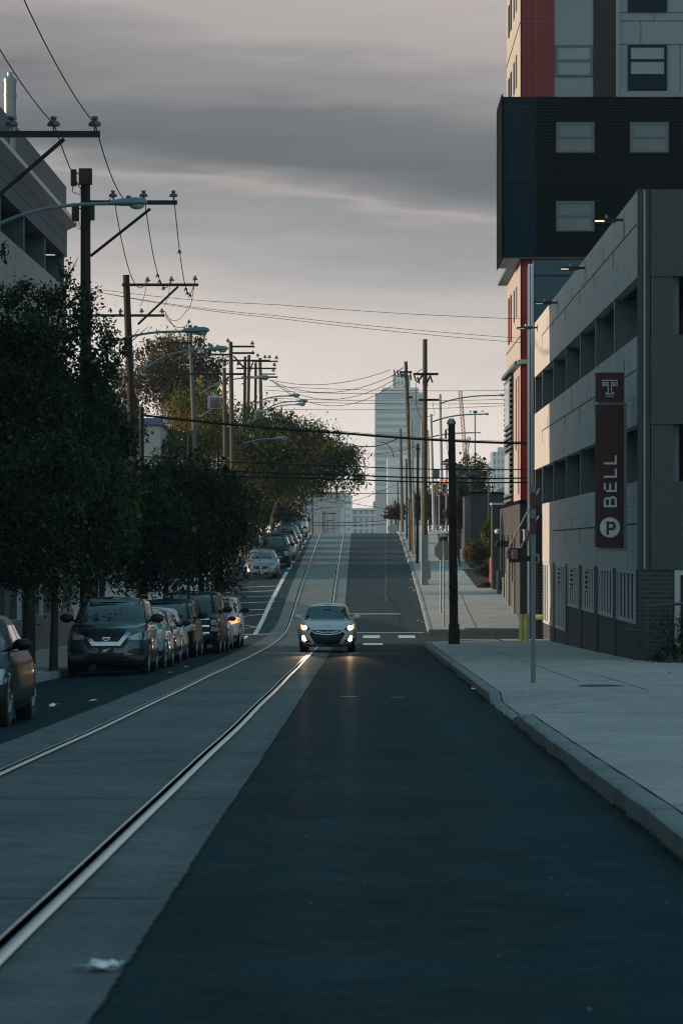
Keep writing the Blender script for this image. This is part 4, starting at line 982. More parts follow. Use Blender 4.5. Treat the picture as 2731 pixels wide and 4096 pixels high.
    for sg in (-1, 1):
        ym = (wt+re)/2+.1
        conform(gl.side, [(cy+.55, zs0), (ym-.05, zs0), (ym-.05, zs1), (wt+.35, zs1)], .008, .02, "side_window", m_cglass, t, True, sg)
        conform(gl.side, [(ym+.05, zs0), (rb-.45, zs0+.05), (re-.1, zs1), (ym+.05, zs1)], .008, .02, "side_window", m_cglass, t, True, sg)
        # arches & wheels
        R = S.get('R', .33)
        for wy in (.90, .90+S.get('wb', 2.7)):
            poly = [(wy+(R+.06)*math.cos(a), R+(R+.06)*math.sin(a)) for a in [math.pi*i/12 for i in range(13)]]
            poly = [(y, max(z, zb+.02)) for y, z in poly]
            conform(lo.side, poly, .006, .03, "wheel_arch", m_plast, t, True, sg, cuts=2)
            xo = sg*(lo.side(wy, R)+.0); wdt = .215
            xi = xo-sg*wdt
            b = MB(); b.lathe((min(xo, xi)+.0, wy, R), [(R-.08,-.0), (R-.015,.008), (R,.04), (R,wdt-.04), (R-.015,wdt-.008), (R-.08,wdt)], 26, 'x'); wl = b.build("wheel", m_tyre, t, smooth=True)
            b = MB(); 
            xf = xo+sg*.004
            for k in range(5):
                a = 2*math.pi*k/5; c, s_ = math.cos(a), math.sin(a); 
                b.tube([(xf, wy+c*.04, R+s_*.04), (xf-sg*.01, wy+c*(R-.10), R+s_*(R-.10))], .028, 5)
            b.lathe((xf-sg*.02 if sg > 0 else xf, wy, R), [(R-.10,0),(R-.08,.0),(R-.08,.02),(R-.10,.02)], 24, 'x'); b.build("rim", m_rim, wl)
        # mirrors
        my = cy+.45; mx = gl.side(my, cowl+.08); mm = S.get('mirror', body); mw = .125 if not S.get('bigm') else .15
        b = MB(); b.blob((sg*(mx+.20), my+.03, cowl+.095), (mw, .085, .075 if not S.get('bigm') else .10), 12, 8); b.tube([(sg*(mx-.05), my+.05, cowl+.02), (sg*(mx+.12), my+.05, cowl+.06)], .028, 6)
        b.build("mirror", mm, t, smooth=True)
    def fr(nm, poly, m, off=.006, dp=.03, parent=None, cuts=3): return conform(lo.front, poly, off+.006, dp, nm, m, parent or t, cuts=cuts)
    S['front'](t, fr, S, lo)
    return t, lo, gl, fr
def plate(t, fr, x, z, m=m_plate, w=.155):
    p = fr("license_plate", [(x-w, z-.075), (x+w, z-.075), (x+w, z+.075), (x-w, z+.075)], m, .02, .0, cuts=1)
def ring(cx, cz, rx, rz, n=16): return [(cx+rx*math.cos(2*math.pi*i/n), cz+rz*math.sin(2*math.pi*i/n)) for i in range(n)]
def fstroke(fr, nm, pts, w, m, off=.012, dp=.02, parent=None):
    for (a, c) in zip(pts[:-1], pts[1:]):
        a = Vector(a); c = Vector(c); u = (c-a).normalized()*w*.35; n = Vector((-u.y, u.x)).normalized()*w/2; a2 = a-u; c2 = c+u
        fr(nm, [tuple(a2-n), tuple(c2-n), tuple(c2+n), tuple(a2+n)], m, off, dp, parent)
SED = dict(W=1.80, H=1.45, L=4.75, hood0=.74, cowl=.93, belt=.96, deck=1.0, cowl_y=1.25, wst=2.05, rend=3.3, rbase=4.2)
# ---- front faces
def front_hatch(t, fr, S, lo):
    g = fr("grille", [(-.42,.67),(.42,.67),(.53,.56),(.37,.29),(.28,.25),(-.28,.25),(-.37,.29),(-.53,.56)], m_plast, .022)
    def bar(p): fstroke(fr, "grille_bar", p, .028, m_chrome, .032, -.02, g)
    bar([(-.46,.635),(-.34,.575),(-.15,.545),(.0,.54),(.15,.545),(.34,.575),(.46,.635)])
    bar([(-.34,.645),(-.2,.61),(-.07,.60)]); bar([(.07,.60),(.2,.61),(.34,.645)])
    e_ = fr("emblem", ring(0, .61, .072, .042), m_plast, .036, -.02)
    for p in ([(-.045,.585),(-.022,.635)], [(.022,.585),(.045,.635)], [(-.03,.604),(.03,.616)]): fstroke(fr, "emblem_mark", p, .016, m_chrome, .048, -.03, e_)
    for s in (-1, 1):
        P = (lambda q: q) if s < 0 else mir
        h = fr("headlight", P([(-.805,.85),(-.74,.855),(-.62,.79),(-.49,.70),(-.60,.655),(-.70,.65),(-.80,.69)]), mat("lens_smoke", (.25,.20,.17), .2, .2, var=.3, scale=20), .008)
        fr("turn_lamp", P([(-.80,.83),(-.745,.84),(-.73,.70),(-.79,.69)]), m_litamb, .014, 0, h); fr("lamp_bulb", P(ring(-.685, .735, .075, .065)), m_lit, .018, 0, h)
        f = fr("fog_recess", P([(-.79,.52),(-.66,.49),(-.48,.305),(-.62,.30),(-.76,.33)]), m_plast, .006); fr("fog_lamp", P([(-.75,.49),(-.68,.49),(-.615,.36),(-.66,.335),(-.74,.36)]), m_lit, .016, 0, f)
        l = bpy.data.lights.new("headlamp_beam", 'SPOT'); l.energy = 500; l.color = (1,.62,.34); l.spot_size = math.radians(9); l.spot_blend = .9; l.shadow_soft_size = .06
        o = bpy.data.objects.new("headlamp_beam", l); COL.objects.link(o); o.parent = t; o.location = (s*.68, -.06, .70); o.rotation_euler = (math.radians(80), 0, 0)
        o.rotation_euler = Vector((0, -1, -.045)).to_track_quat('-Z', 'Y').to_euler()
    fr("lip", [(-.8,.215),(.8,.215),(.75,.245),(-.75,.245)], m_plast, .006)
    b = MB(); b.box(-.72, .72, .2, 3.9, .17, .24); b.build("underbody", m_plast, t)
def front_suv(t, fr, S, lo):
    fr("upper_grille", [(-.50,.80),(-.38,.93),(.38,.93),(.50,.80),(.36,.60),(-.36,.60)], m_plast, .007)
    fstroke(fr, "chrome_v", [(-.46,.92),(-.28,.69),(.28,.69),(.46,.92)], .085, m_chrome, .016, 0)
    fr("emblem_ground", [(-.33,.91),(-.2,.74),(.2,.74),(.33,.91)], m_plast, .02, 0)
    fstroke(fr, "emblem_ring", ring(0,.815,.068,.062,14)+[(.068,.815)], .018, m_chrome, .03, 0); fstroke(fr, "emblem_bar", [(-.08,.815),(.08,.815)], .026, m_chrome, .033, 0)
    for s in (-1, 1):
        P = (lambda q: q) if s < 0 else mir
        fr("headlight", P([(-.87,.93),(-.80,.955),(-.44,.84),(-.47,.78),(-.80,.76),(-.86,.80)]), m_hl, .008)
        fr("fog_recess", P([(-.86,.56),(-.60,.60),(-.44,.52),(-.52,.48),(-.86,.44)]), m_plast, .006)
        fr("fog_trim", P([(-.84,.45),(-.50,.42),(-.47,.38),(-.76,.34)]), mat("dull_silver", (.20,.22,.23), .4, .6, var=0), .008)
        fstroke(fr, "fascia_line", [P([(-.52,.72)])[0], P([(-.38,.52)])[0], P([(-.22,.50)])[0]], .022, mat("dull_silver", (.2,.2,.2)), .010, 0)
    fr("lower_intake", [(-.62,.50),(.62,.50),(.56,.33),(-.56,.33)], m_plast, .006); fr("skid_strip", [(-.55,.275),(.55,.275),(.53,.31),(-.53,.31)], m_chrome, .012, 0)
    p = fr("front_plate", [(-.16,.47),(.16,.47),(.16,.60),(-.16,.60)], m_plast, .02, 0, cuts=1)
    fr("bird_emblem", [(-.10,.49),(-.04,.52),(.0,.50),(.04,.545),(.11,.585),(.03,.585),(-.05,.565)], m_plate, .028, -.02, p)
    for x in (-.62, .62):
        b = MB(); b.tube([(x, 2.0, S['H']-.05), (x, 2.2, S['H']+.03), (x, 3.9, S['H']+.03), (x, 4.1, S['H']-.04)], .02, 6); b.build("roof_rail", m_plast, t)
def front_basic(kind):
    def f(t, fr, S, lo):
        h = S['hood0']; w = S['W']/2
        if kind == 'coupe':
            g = fr("grille", [(-.38,.66),(.38,.66),(.30,.55),(.12,.52),(-.12,.52),(-.30,.55)], m_plast); fstroke(fr, "emblem_ring", ring(0,.59,.055,.055,12)+[(.055,.59)], .018, m_chrome, .016, 0); fstroke(fr, "emblem_bar", [(-.07,.59),(.07,.59)], .02, m_chrome, .018, 0)
            plate(t, fr, 0, .36, m_platey); fr("lower_intake", [(-.38,.36),(-.17,.36),(-.17,.24),(-.34,.24)], m_plast); fr("lower_intake", [(.38,.36),(.17,.36),(.17,.24),(.34,.24)], m_plast)
            for s in (-1, 1):
                P = (lambda q: q) if s < 0 else mir
                fr("headlight", P([(-.83,.78),(-.70,.76),(-.44,.60),(-.60,.55),(-.78,.57)]), m_hl); fr("fog_recess", P([(-.80,.33),(-.55,.35),(-.52,.25),(-.76,.23)]), m_plast)
        elif kind == 'suvbox':
            fr("grille", [(-.46,.90),(.46,.90),(.44,.70),(-.44,.70)], m_plast); fstroke(fr, "grille_bar", [(-.42,.80),(.42,.80)], .03, mat("dull_silver2", (.12,.13,.14), .4, .6, var=0), .014, 0); fr("emblem", ring(0,.80,.08,.035), mat("dull_silver2", (.1,.1,.1)), .02, 0)
            plate(t, fr, 0, .52); fr("bumper", [(-.85,.60),(.85,.60),(.85,.32),(-.85,.32)], m_plast, .006)
            for s in (-1, 1): P = (lambda q: q) if s < 0 else mir; fr("headlight", P([(-.84,.92),(-.52,.92),(-.54,.70),(-.80,.70)]), mat("lamp_bright", (.38,.40,.40), .2, .2, var=.2, scale=20)); fr("turn_lamp", P([(-.86,.90),(-.80,.92),(-.79,.72),(-.84,.72)]), m_amber, .012, 0)
        elif kind == 'truck':
            fr("grille", [(-.60,1.06),(.60,1.06),(.60,.66),(-.60,.66)], m_plast)
            for z in (1.06, .86, .66): fstroke(fr, "grille_bar", [(-.60,z),(.60,z)], .045, m_chrome, .016, 0)
            fr("bumper", [(-.98,.60),(.98,.60),(.98,.40),(-.98,.40)], m_plast, .03); fstroke(fr, "bumper_strip", [(-.92,.60),(.92,.60)], .03, m_chrome, .04, 0)
            for s in (-1, 1): P = (lambda q: q) if s < 0 else mir; fr("headlight", P([(-.93,1.04),(-.66,1.04),(-.66,.88),(-.93,.88)]), m_hl); fr("headlight", P([(-.93,.84),(-.66,.84),(-.66,.70),(-.93,.70)]), m_hl); fr("turn_lamp", P([(-.98,1.02),(-.94,1.03),(-.94,.72),(-.98,.72)]), m_amber, .012, 0)
        else:
            fr("grille", [(-.46,h-.12),(.46,h-.12),(.34,h-.26),(-.34,h-.26)], m_plast); fstroke(fr, "grille_bar", [(-.42,h-.16),(.42,h-.16)], .022, m_chrome, .014, 0); fr("emblem", ring(0,h-.18,.06,.045), m_chrome, .02, 0)
            fr("lower_intake", [(-.55,.42),(.55,.42),(.46,.27),(-.46,.27)], m_plast)
            for s in (-1, 1): P = (lambda q: q) if s < 0 else mir; fr("headlight", P([(-w*.93,h-.01),(-w*.8,h),(-w*.54,h-.14),(-w*.70,h-.22),(-w*.92,h-.17)]), m_hl if not S.get('lit') else m_litamb); fr("fog_recess", P([(-w*.90,.46),(-w*.70,.44),(-w*.64,.32),(-w*.86,.32)]), m_plast)
    return f
def S_(**k): q = dict(SED); q.update(k); return q
p_white = paint("white_paint_car", (.97,.93,.93), .0, .35); p_graph = paint("graphite_paint", (.045,.08,.10), .5, .3); p_dgrey = paint("dark_grey_paint", (.03,.045,.06), .5, .25)
p_silver = paint("silver_paint", (.50,.54,.57), .5, .3); p_black = mat("black_paint", (.006,.007,.008), .34, .0, var=0, spec=.22, coat=.1); p_whiteo = paint("off_white_paint", (.90,.91,.92), .1, .3)
p_mar = paint("maroon_paint", (.20,.02,.02), .3, .25); p_blue = paint("dark_blue_paint", (.03,.045,.065), .4, .25); p_green = paint("dark_green_grey_paint", (.035,.045,.045), .4, .25)
HB = S_(W=1.775, H=1.475, L=4.3, hood0=.79, cowl=.955, belt=.99, deck=1.02, cowl_y=1.05, wst=1.75, rend=3.55, rbase=4.15, wb=2.65, see=1, front=front_hatch, ws=(.965, 1.37), zb=.21)
car("white_hatchback", "white hatchback with lit headlamps driving toward the viewer over the tram rail", "car", 100.3, XS((1187+1429)/2, 100.3), HB, p_white, None)
# red sticker inside the windscreen and small items
BOX = dict(gw=(.90,.89,.83,.77,.71), wx=(.84,.13), n=4.6, ng=6.5)
SUV = S_(**BOX, W=1.84, H=1.70, L=4.6, hood0=.99, cowl=1.13, belt=1.15, deck=1.2, cowl_y=1.25, wst=1.95, rend=4.0, rbase=4.5, R=.36, zb=.24, front=front_suv, mirror=m_plast, bigm=1, ws=(1.14, 1.565), wb=2.7)
car("parked_suv", "graphite SUV with chrome V grille and a bird emblem plate, heading the tight row", "suv", 71.6, -5.42, SUV, p_graph)
car("parked_car", "black sedan cut off by the left edge of the picture, only its flank showing", "car", 40.3, -5.12, S_(W=1.82, H=1.43, front=front_basic('sedan'), rend=3.5, rbase=4.3, L=4.75, R=.34), p_black)
car("parked_car", "grey compact car directly behind the graphite SUV, mostly hidden", "car", 77.6, -5.36, S_(W=1.76, H=1.46, front=front_basic('sedan'), mirror=p_silver), p_silver)
car("parked_car", "dark sedan between the grey compact and the pale sedan", "car", 83.0, -5.50, S_(W=1.80, H=1.44, front=front_basic('sedan')), p_dgrey)
car("parked_car", "pale sedan with dark mirrors in front of the black box-shaped SUV", "car", 88.3, -5.58, S_(W=1.80, H=1.46, front=front_basic('sedan'), mirror=m_plast), p_whiteo)
t, lo, gl, fr = car("parked_suv", "black crossover with a small roof beacon behind the pale sedan", "suv", 93.4, -5.46, S_(**BOX, W=1.84, H=1.68, L=4.7, hood0=.98, cowl=1.10, belt=1.13, deck=1.18, cowl_y=1.25, wst=2.0, rend=4.1, rbase=4.55, R=.36, front=front_basic('sedan'), mirror=m_plast, bigm=1, ws=(1.11,1.55)), p_black)
b = MB(); b.lathe((.55, 2.5, 1.66), [(.05,0),(.045,.08),(.02,.12)], 10); b.build("roof_beacon", m_plast, t)
car("parked_suv", "large black box-shaped SUV with chrome-barred grille", "suv", 98.6, -5.06, S_(W=1.98, H=1.90, L=5.0, hood0=1.12, cowl=1.24, belt=1.27, deck=1.3, cowl_y=1.5, wst=2.15, rend=4.6, rbase=4.9, R=.38, zb=.34, flat=1, n=7, ng=7, gw=(.92,.91,.86,.81,.76), wx=(.86,.12), front=front_basic('truck'), mirror=m_plast, bigm=1, ws=(1.25,1.76), wb=2.9), p_black)
t, lo, gl, fr = car("police_sedan", "white patrol sedan with roof light bar, squeezed before the patrol SUV", "police car", 104.0, -4.98, S_(W=1.86, H=1.50, front=front_basic('sedan'), mirror=m_plast), p_white)
def lightbar(t, z, y, w=.62):
    b = MB(); b.box(-w, w, y, y+.28, z, z+.09); l = b.build("light_bar", mat("lightbar_clear", (.34,.42,.44), .2, .2, var=.1), t)
    b = MB(); b.box(-w*.35, w*.35, y-.006, y+.02, z+.015, z+.075); b.build("light_bar_lens", mat("lens_blue", (.18,.25,.28), .2, var=0), l)
lightbar(t, 1.505, 2.4)
t, lo, gl, fr = car("police_suv", "white patrol SUV with light bar and a lit amber lamp, last before the junction", "police car", 109.0, -4.86, S_(**BOX, W=1.95, H=1.74, L=5.0, hood0=1.04, cowl=1.16, belt=1.19, deck=1.24, cowl_y=1.35, wst=2.05, rend=4.4, rbase=4.85, R=.38, zb=.26, lit=1, front=front_basic('sedan'), mirror=m_plast, bigm=1, ws=(1.17,1.60)), p_white)
lightbar(t, 1.74, 2.3)
b = MB(); 
conform(gl.front, [(.40,1.36),(.56,1.32),(.50,1.50),(.38,1.52)], .016, -.01, "red_sticker", mat("red_sticker", (.45,.03,.03), .5, var=.3, scale=30), t)
car("parked_coupe", "silver-grey coupe with yellow plate parked alone beyond the hatched bay", "car", 165, -4.93, S_(W=1.80, H=1.42, L=4.65, hood0=.80, cowl=.94, front=front_basic('coupe'), rend=3.2, rbase=4.3), paint('grey_silver_paint', (.22,.25,.27), .4, .3), "cars parked up the hill")
car("parked_suv", "black boxy SUV with white plate parked behind the silver coupe", "suv", 176.5, -4.58, S_(W=1.82, H=1.74, L=4.45, hood0=1.02, cowl=1.14, belt=1.17, deck=1.2, cowl_y=1.2, wst=1.75, rend=4.1, rbase=4.4, R=.36, zb=.28, flat=1, n=6, front=front_basic('suvbox'), mirror=m_plast, bigm=1, ws=(1.15,1.62)), p_black, "cars parked up the hill")
hill = ((184.5, "maroon sedan with black roof, third car up the hill", p_mar, 1.46, 0), (192.5, "dark blue sedan, fourth car up the hill", p_blue, 1.50, 0), (201, "green-grey sedan, fifth car up the hill", p_green, 1.48, 0),
        (210.5, "black hatchback, second from the crest", p_black, 1.50, 0))
for d, lab, p, H, k in hill:
    car("parked_car", lab, "car", d, -4.48, S_(W=1.80, H=H, front=front_basic('sedan')), p, "cars parked up the hill")
t, lo, gl, fr = car("parked_suv", "white SUV with roof rails at the top of the hill", "suv", 220, -4.45, S_(**BOX, W=1.86, H=1.72, L=4.6, hood0=1.0, cowl=1.12, belt=1.15, deck=1.2, cowl_y=1.25, wst=1.95, rend=4.0, rbase=4.5, R=.36, front=front_basic('sedan'), mirror=m_plast, bigm=1, ws=(1.13,1.57)), p_silver, "cars parked up the hill")
for x in (-.62, .62):
    b = MB(); b.tube([(x, 2.0, 1.70), (x, 2.2, 1.77), (x, 3.9, 1.77)], .03, 6); b.build("roof_rail", m_trim, t)
# ================================================================== poles, lamps, wires
def insul(b, x, y, z, s=1.0):
    b.lathe((x, y, z), [(.014*s,0),(.014*s,.08*s),(.10*s,.08*s),(.105*s,.11*s),(.085*s,.15*s),(.05*s,.165*s),(.03*s,.175*s),(.055*s,.20*s),(.05*s,.235*s),(.03*s,.24*s)], 10)
def pole(label, d, top, bot, w, m, arms=(), braces=(), ins=(), name="utility_pole", grp="utility poles along the street", s=1.0, zb=None, dy=0):
    """top/bot in photograph pixels for x; arms (y, x0, x1, thick_m); braces (x,y,x,y)"""
    xb = XS(bot[0], d); z0 = (pz(d, xb, 1) if xb > 0 else (GZ(d, LC)+.15)) if zb is None else zb
    L = (xb, d, z0); t = T(name, label, "utility pole", L, grp)
    b = MB(); xt, zt = XS(top[0], d), ZS(top[1], d); b.tube([(xb, d, z0-.05), ((xb+xt)/2, d, (z0+zt)/2), (xt, d, zt)], [w*.58, w*.52, w*.44], 14); b.build("shaft", m, t, L, smooth=True)
    for (y, x0, x1, th) in arms:
        b = MB(); z = ZS(y, d); b.box(XS(x0,d), XS(x1,d), d-w*.5-.11, d-w*.5, z-th/2, z+th/2); b.build("crossarm", m_wood_dark, t, L)
    for (x0, y0, x1, y1) in braces:
        b = MB(); b.tube([(XS(x0,d), d-w*.5-.06, ZS(y0,d)), (XS(x1,d), d-w*.3, ZS(y1,d))], .045*max(1, s*.8), 6); b.build("brace", m_wood_dark, t, L)
    for (x, y) in ins:
        b = MB(); insul(b, XS(x,d), d-w*.5-.05, ZS(y,d), s); b.build("insulator", m_insul, t, L, smooth=True)
    return t, L
def wire(label, pts, r, sag=0, name="overhead_wire", grp="overhead wires", beads=0):
    """pts = world points; sag in metres between consecutive points"""
    b = MB(); P = []
    for (a, c) in zip(pts[:-1], pts[1:]):
        a = Vector(a); c = Vector(c)
        for i in range(15): u = i/14; p = a.lerp(c, u); p.z -= 4*sag*u*(1-u); P.append(p)
    b.tube(P, r, 5)
    o = b.build(name, m_wire, smooth=True); tag(origin(o, P[0]), label, "cable", grp)
    if beads:
        for k in range(beads):
            q = MB(); i = random.randrange(3, len(P)-3); p = P[i]; q.tube([p+Vector((0,-.1,-.02)), p+Vector((.02,.25,-.09)), p+Vector((0,.5,0))], .022, 5); q.tube([p, p+Vector((-.05,0,-.12))], .018, 4)
            c = q.build("wire_tie", m_wire); c.data.transform(Matrix.Translation(-Vector(P[0]))); c.parent = o
    return o
def at(x, y, d): return (XS(x,d), d, ZS(y,d))
# left line
pole("near wooden pole beyond the left edge, its crossarm and brace reaching into the picture", 74.6, (-45, 470), (-45, 2600), .28, m_wood_dark, [(541, -60, 404, .135)], [(261, 560, -45, 820)], [(52, 528), (219, 528), (383, 528)], s=1.35)
t, L = pole("tall dark pole with antenna panels at its top behind the near lamp head", 97.2, (343, 676), (345, 2600), .31, m_wood_dark, [(813, 335, 711, .12)], [(604, 838, 365, 1025)], [(455, 803), (577, 803), (696, 803)], s=1.15)
for (x0, x1, y0, y1) in ((286,308,680,745), (318,370,676,740), (290,318,815,885), (362,380,820,882)):
    b = MB(); b.box(XS(x0,97), XS(x1,97), 96.8, 97.0, ZS(y1,97), ZS(y0,97)); b.build("antenna_panel", m_rust, t, L)
b = MB(); 
for (x, y, x2, y2) in ((300,690,343,700), (300,735,343,740), (303,830,343,838), (372,850,343,850)): b.tube([at(x,y,97.1), at(x2,y2,97.1)], .018, 5)
for k in range(10): x = 292+random.uniform(0,80); y = 745 if k % 2 else 885; b.tube([at(x,y,96.9), at(x+random.uniform(-9,9), y+22, 96.9), at(330, y+38, 97.1)], .008, 4)
b.build("antenna_cabling", m_black, t, L)
pole("leaning dark pole at the junction with one long braced crossarm", 124, (505, 1100), (562, 2560), .28, m_wood_dark, [(1141, 490, 795, .10)], [(714, 1148, 553, 1298)], [(592, 1136), (687, 1134), (781, 1131)], zb=G(124)-.05)
pole("pole hidden by leaves, only its lower crossarm with three insulators visible", 140, (352, 1235), (352, 2400), .2, m_wood_dark, [(1263, 340, 658, .10)], [], [(484, 1258), (568, 1258), (649, 1258)])
pole("slim wooden pole carrying a single top insulator and a lamp bracket", 170, (760, 1300), (800, 2330), .22, m_wood_grey, [(1372, 655, 765, .08)], [], [(757, 1298)])
pole("pale sunlit pole, left one of the crowded pole group", 158, (897, 1471), (908, 2330), .20, m_wood)
pole("tallest pale sunlit pole of the crowded pole group with double crossarms", 165, (923, 1367), (936, 2300), .22, m_wood, [(1387, 931, 1019, .09), (1413, 931, 1019, .09), (1419, 831, 923, .09), (1497, 700, 985, .10)], [(935, 1425, 975, 1470)], [(912, 1374), (1010, 1385), (836, 1392)])
pole("dark pole in the middle of the crowded pole group", 187, (981, 1426), (970, 2280), .18, m_wood_dark, [(1443, 893, 1081, .10), (1474, 946, 1105, .08)], [], [(953, 1466), (1060, 1438), (1078, 1438)])
pole("brownish pole right of the dark one in the crowded pole group", 192, (996, 1420), (984, 2260), .20, m_wood, [(1509, 967, 1111, .09)], [(998, 1490, 1012, 1450)], [(1012, 1370+50)])
pole("short pole with metal band second from right in the pole group", 206, (1023, 1450), (1018, 2240), .18, m_wood_dark, [], [], [])
pole("rightmost pole of the crowded pole group with three crossarms", 218, (1040, 1432), (1056, 2200), .24, m_wood_grey, [(1446, 1010, 1112, .09), (1475, 1042, 1105, .08), (1497, 1042, 1101, .08)], [], [(1106, 1441), (1098, 1470), (1094, 1492), (1031, 1432)], s=1.2)
pole("thick short dark pole anchoring the heavy cables at the junction", 127, (567, 1628), (567, 2560), .20, m_wood_dark, zb=G(127)-.1)
pole("slender pole rising from the green foliage at centre left", 150, (873, 1764), (873, 2350), .10, m_wood_dark); pole("slender pole left of its twin in front of the autumn tree", 150, (755, 1745), (755, 2350), .11, m_wood_dark)
pole("thin pole tip above the autumn foliage", 240, (1126, 1626), (1128, 2150), .13, m_insul, grp=None)
for i, (x, yt, d, lab) in enumerate(((1207,1990,360,"faint sunlit pole nearest the hilltop cars"), (1220,1985,395,"second faint pole past the crest"), (1249,1980,440,"sunlit thin pole past the crest"), (1236,2052,500,"short faint pole past the crest"),
                             (1290,2045,560,"far hazy pole with a crossarm over the dip"), (1297,2045,600,"far hazy pole beside the one with a crossarm"), (1308,2060,660,"small far pole at the vanishing street end"), (1332,2043,620,"far pole with a square box on top"))):
    pole(lab, d, (x, yt), (x+1, 2150), .30 if i > 2 else .26, m_wood if i in (2,5) else m_wood_grey, [(yt+9, x-2, x+54, .22)] if i in (4,) else ([(yt+22, x-2, x+30, .2)] if i in (1, 6) else []), grp="far poles beyond the crest", zb=GZ(d))
# right line
t, L = pole("short dark rusty pole with pale cap at the near street corner", 107, (1805, 1695), (1815, 2605), .25, m_rust, [], [], [], name="steel_pole", grp=None, zb=pz(106.5, 2.9)-.02)
b = MB(); b.cyl(L[0], 107, L[2]-.02, L[2]+.66, .185, .165, 18); b.build("base_collar", m_rust, t, L, smooth=True)
b = MB(); p = at(1804, 1690, 107); b.lathe(p, [(.14,-.06),(.15,.0),(.10,.09),(.06,.13)], 14); b.build("cap", m_gal, t, L, smooth=True)
b = MB(); b.tube([at(1800,1718,106.8), at(1783,1718,106.8), at(1782,1755,106.8)], .02, 6); b.tube([at(1782,1720,106.8), at(1782,1752,106.8)], .03, 6); b.build("side_bracket", m_black, t, L)
b = MB(); 
for y in (2065, 2345, 2390): b = MB(); b.tube([at(1812, y, 106.8), at(1812, y+6, 106.8)], .155, 14); b.build("band", m_rust, t, L)
t, L = pole("tallest wooden pole on the right, sheathed in metal at its foot, one heavy crossarm", 157, (1699, 1357), (1698, 2345), .235, m_wood, [(1497, 1652, 1752, .11), (1600, 1674, 1755, .10)], [(1690, 1500, 1668, 1530), (1720, 1503, 1706, 1532)], [], grp=None)
b = MB(); b.box(XS(1684,156.7), XS(1712,156.7), 156.72, 157.05, L[2]-.02, ZS(2140,157)); b.build("metal_sheath", m_gal, t, L)
b = MB(); b.tube([(XS(1687,156.6),156.7,L[2]), (XS(1687,156.6),156.7,ZS(1690,157))], .035, 6); b.build("riser_conduit", m_gal, t, L)
b = MB(); b.box(XS(1712,156.8), XS(1722,156.8), 156.7, 156.9, L[2]+.25, L[2]+1.1); b.build("meter_box", m_gal, t, L)
b = MB()
for (x, y) in ((1655,1512), (1668,1520), (1720,1516), (1700,1530)): b = MB(); b.tube([at(x,y-12,156.6), at(x+9,y+14,156.6)], .045, 6); b.build("fuse_cutout", m_insul, t, L)
b = MB(); b.tube([at(1655,1500,156.6), at(1688,1475,156.6)], .018, 5); b.build("stay_rod", m_insul, t, L)
b = MB(); b.tube([at(1663,1530,156.6), at(1664,1620,156.6), at(1676,1662,156.6), at(1690,1672,156.6)], .014, 5); b.tube([at(1730,1610,156.6), at(1738,1660,156.6), at(1700,1668,156.6)], .014, 5); b.build("jumper_cable", m_wire, t, L)
t, L = pole("leaning yellowish wooden pole left of the tallest one", 191, (1622, 1446), (1654, 2222), .225, m_wood, [(1489, 1597, 1647, .11), (1590, 1630, 1650, .12)], [], [(1600, 1505), (1610, 1512)], grp=None)
b = MB(); b.tube([at(1644,1680,190.7), at(1658,2215,190.7)], .07, 8); b.build("riser_conduit", m_gal, t, L)
b = MB()
for i in range(6): x = 1575+i*13; b = MB(); b.tube([at(x,1478+i*3,190.6), at(x+5,1505+i*3,190.6)], .05, 6); b.build("fuse_cutout", m_insul, t, L)
b = MB(); b.tube([at(1563,1507,190.6), at(1612,1470,190.6)], .03, 5); b.build("stay_rod", m_insul, t, L)
b = MB(); b.tube([at(1622,1590,190.6), at(1634,1660,190.6)], .03, 5); b.build("jumper_cable", m_insul, t, L)
pole("rusty stub pole beside the leaning wooden pole", 196, (1636, 2000), (1641, 2195), .15, m_rust, name="steel_pole", grp=None)
t, L = pole("slim dark pole between the leaning and the tallest pole", 179, (1671, 1775), (1668, 2258), .13, m_wood_dark, [(1796, 1662, 1680, .08)], grp=None)
pole("short wooden pole at the crest, leftmost of the right-hand poles", 231, (1601, 1716), (1609, 2132), .20, m_wood_grey, grp=None)
for x, yt, d, w, lab in ((1590,1925,270,.10,"thin bare pole at the crest"), (1580,1998,292,.12,"small dark pole past the crest"), (1564,2020,330,.16,"small greenish pole past the crest"), (1625,1835,215,.12,"thin dark post behind the crest pole")):
    pole(lab, d, (x, yt), (x+2, 2140), w, m_wood_dark, grp=None, zb=GZ(d)-.1)
for x, xb, yt, d, w, lab in ((1723,1735,1656,236,.19,"pale concrete pole with a long lamp arm behind the tallest pole"), (1759,1770,1577,252,.22,"tall pale concrete pole with the highest lamp arm"), (1711,1718,1720,262,.16,"pale concrete pole nearly hidden by the tallest pole")):
    pole(lab, d, (x, yt), (xb, 2140), w, m_walk if 0 else mat("pale_pole", (.36,.38,.39), .6, var=.1), name="lamp_pole", grp="pale lamp poles at the crest", zb=GZ(d))
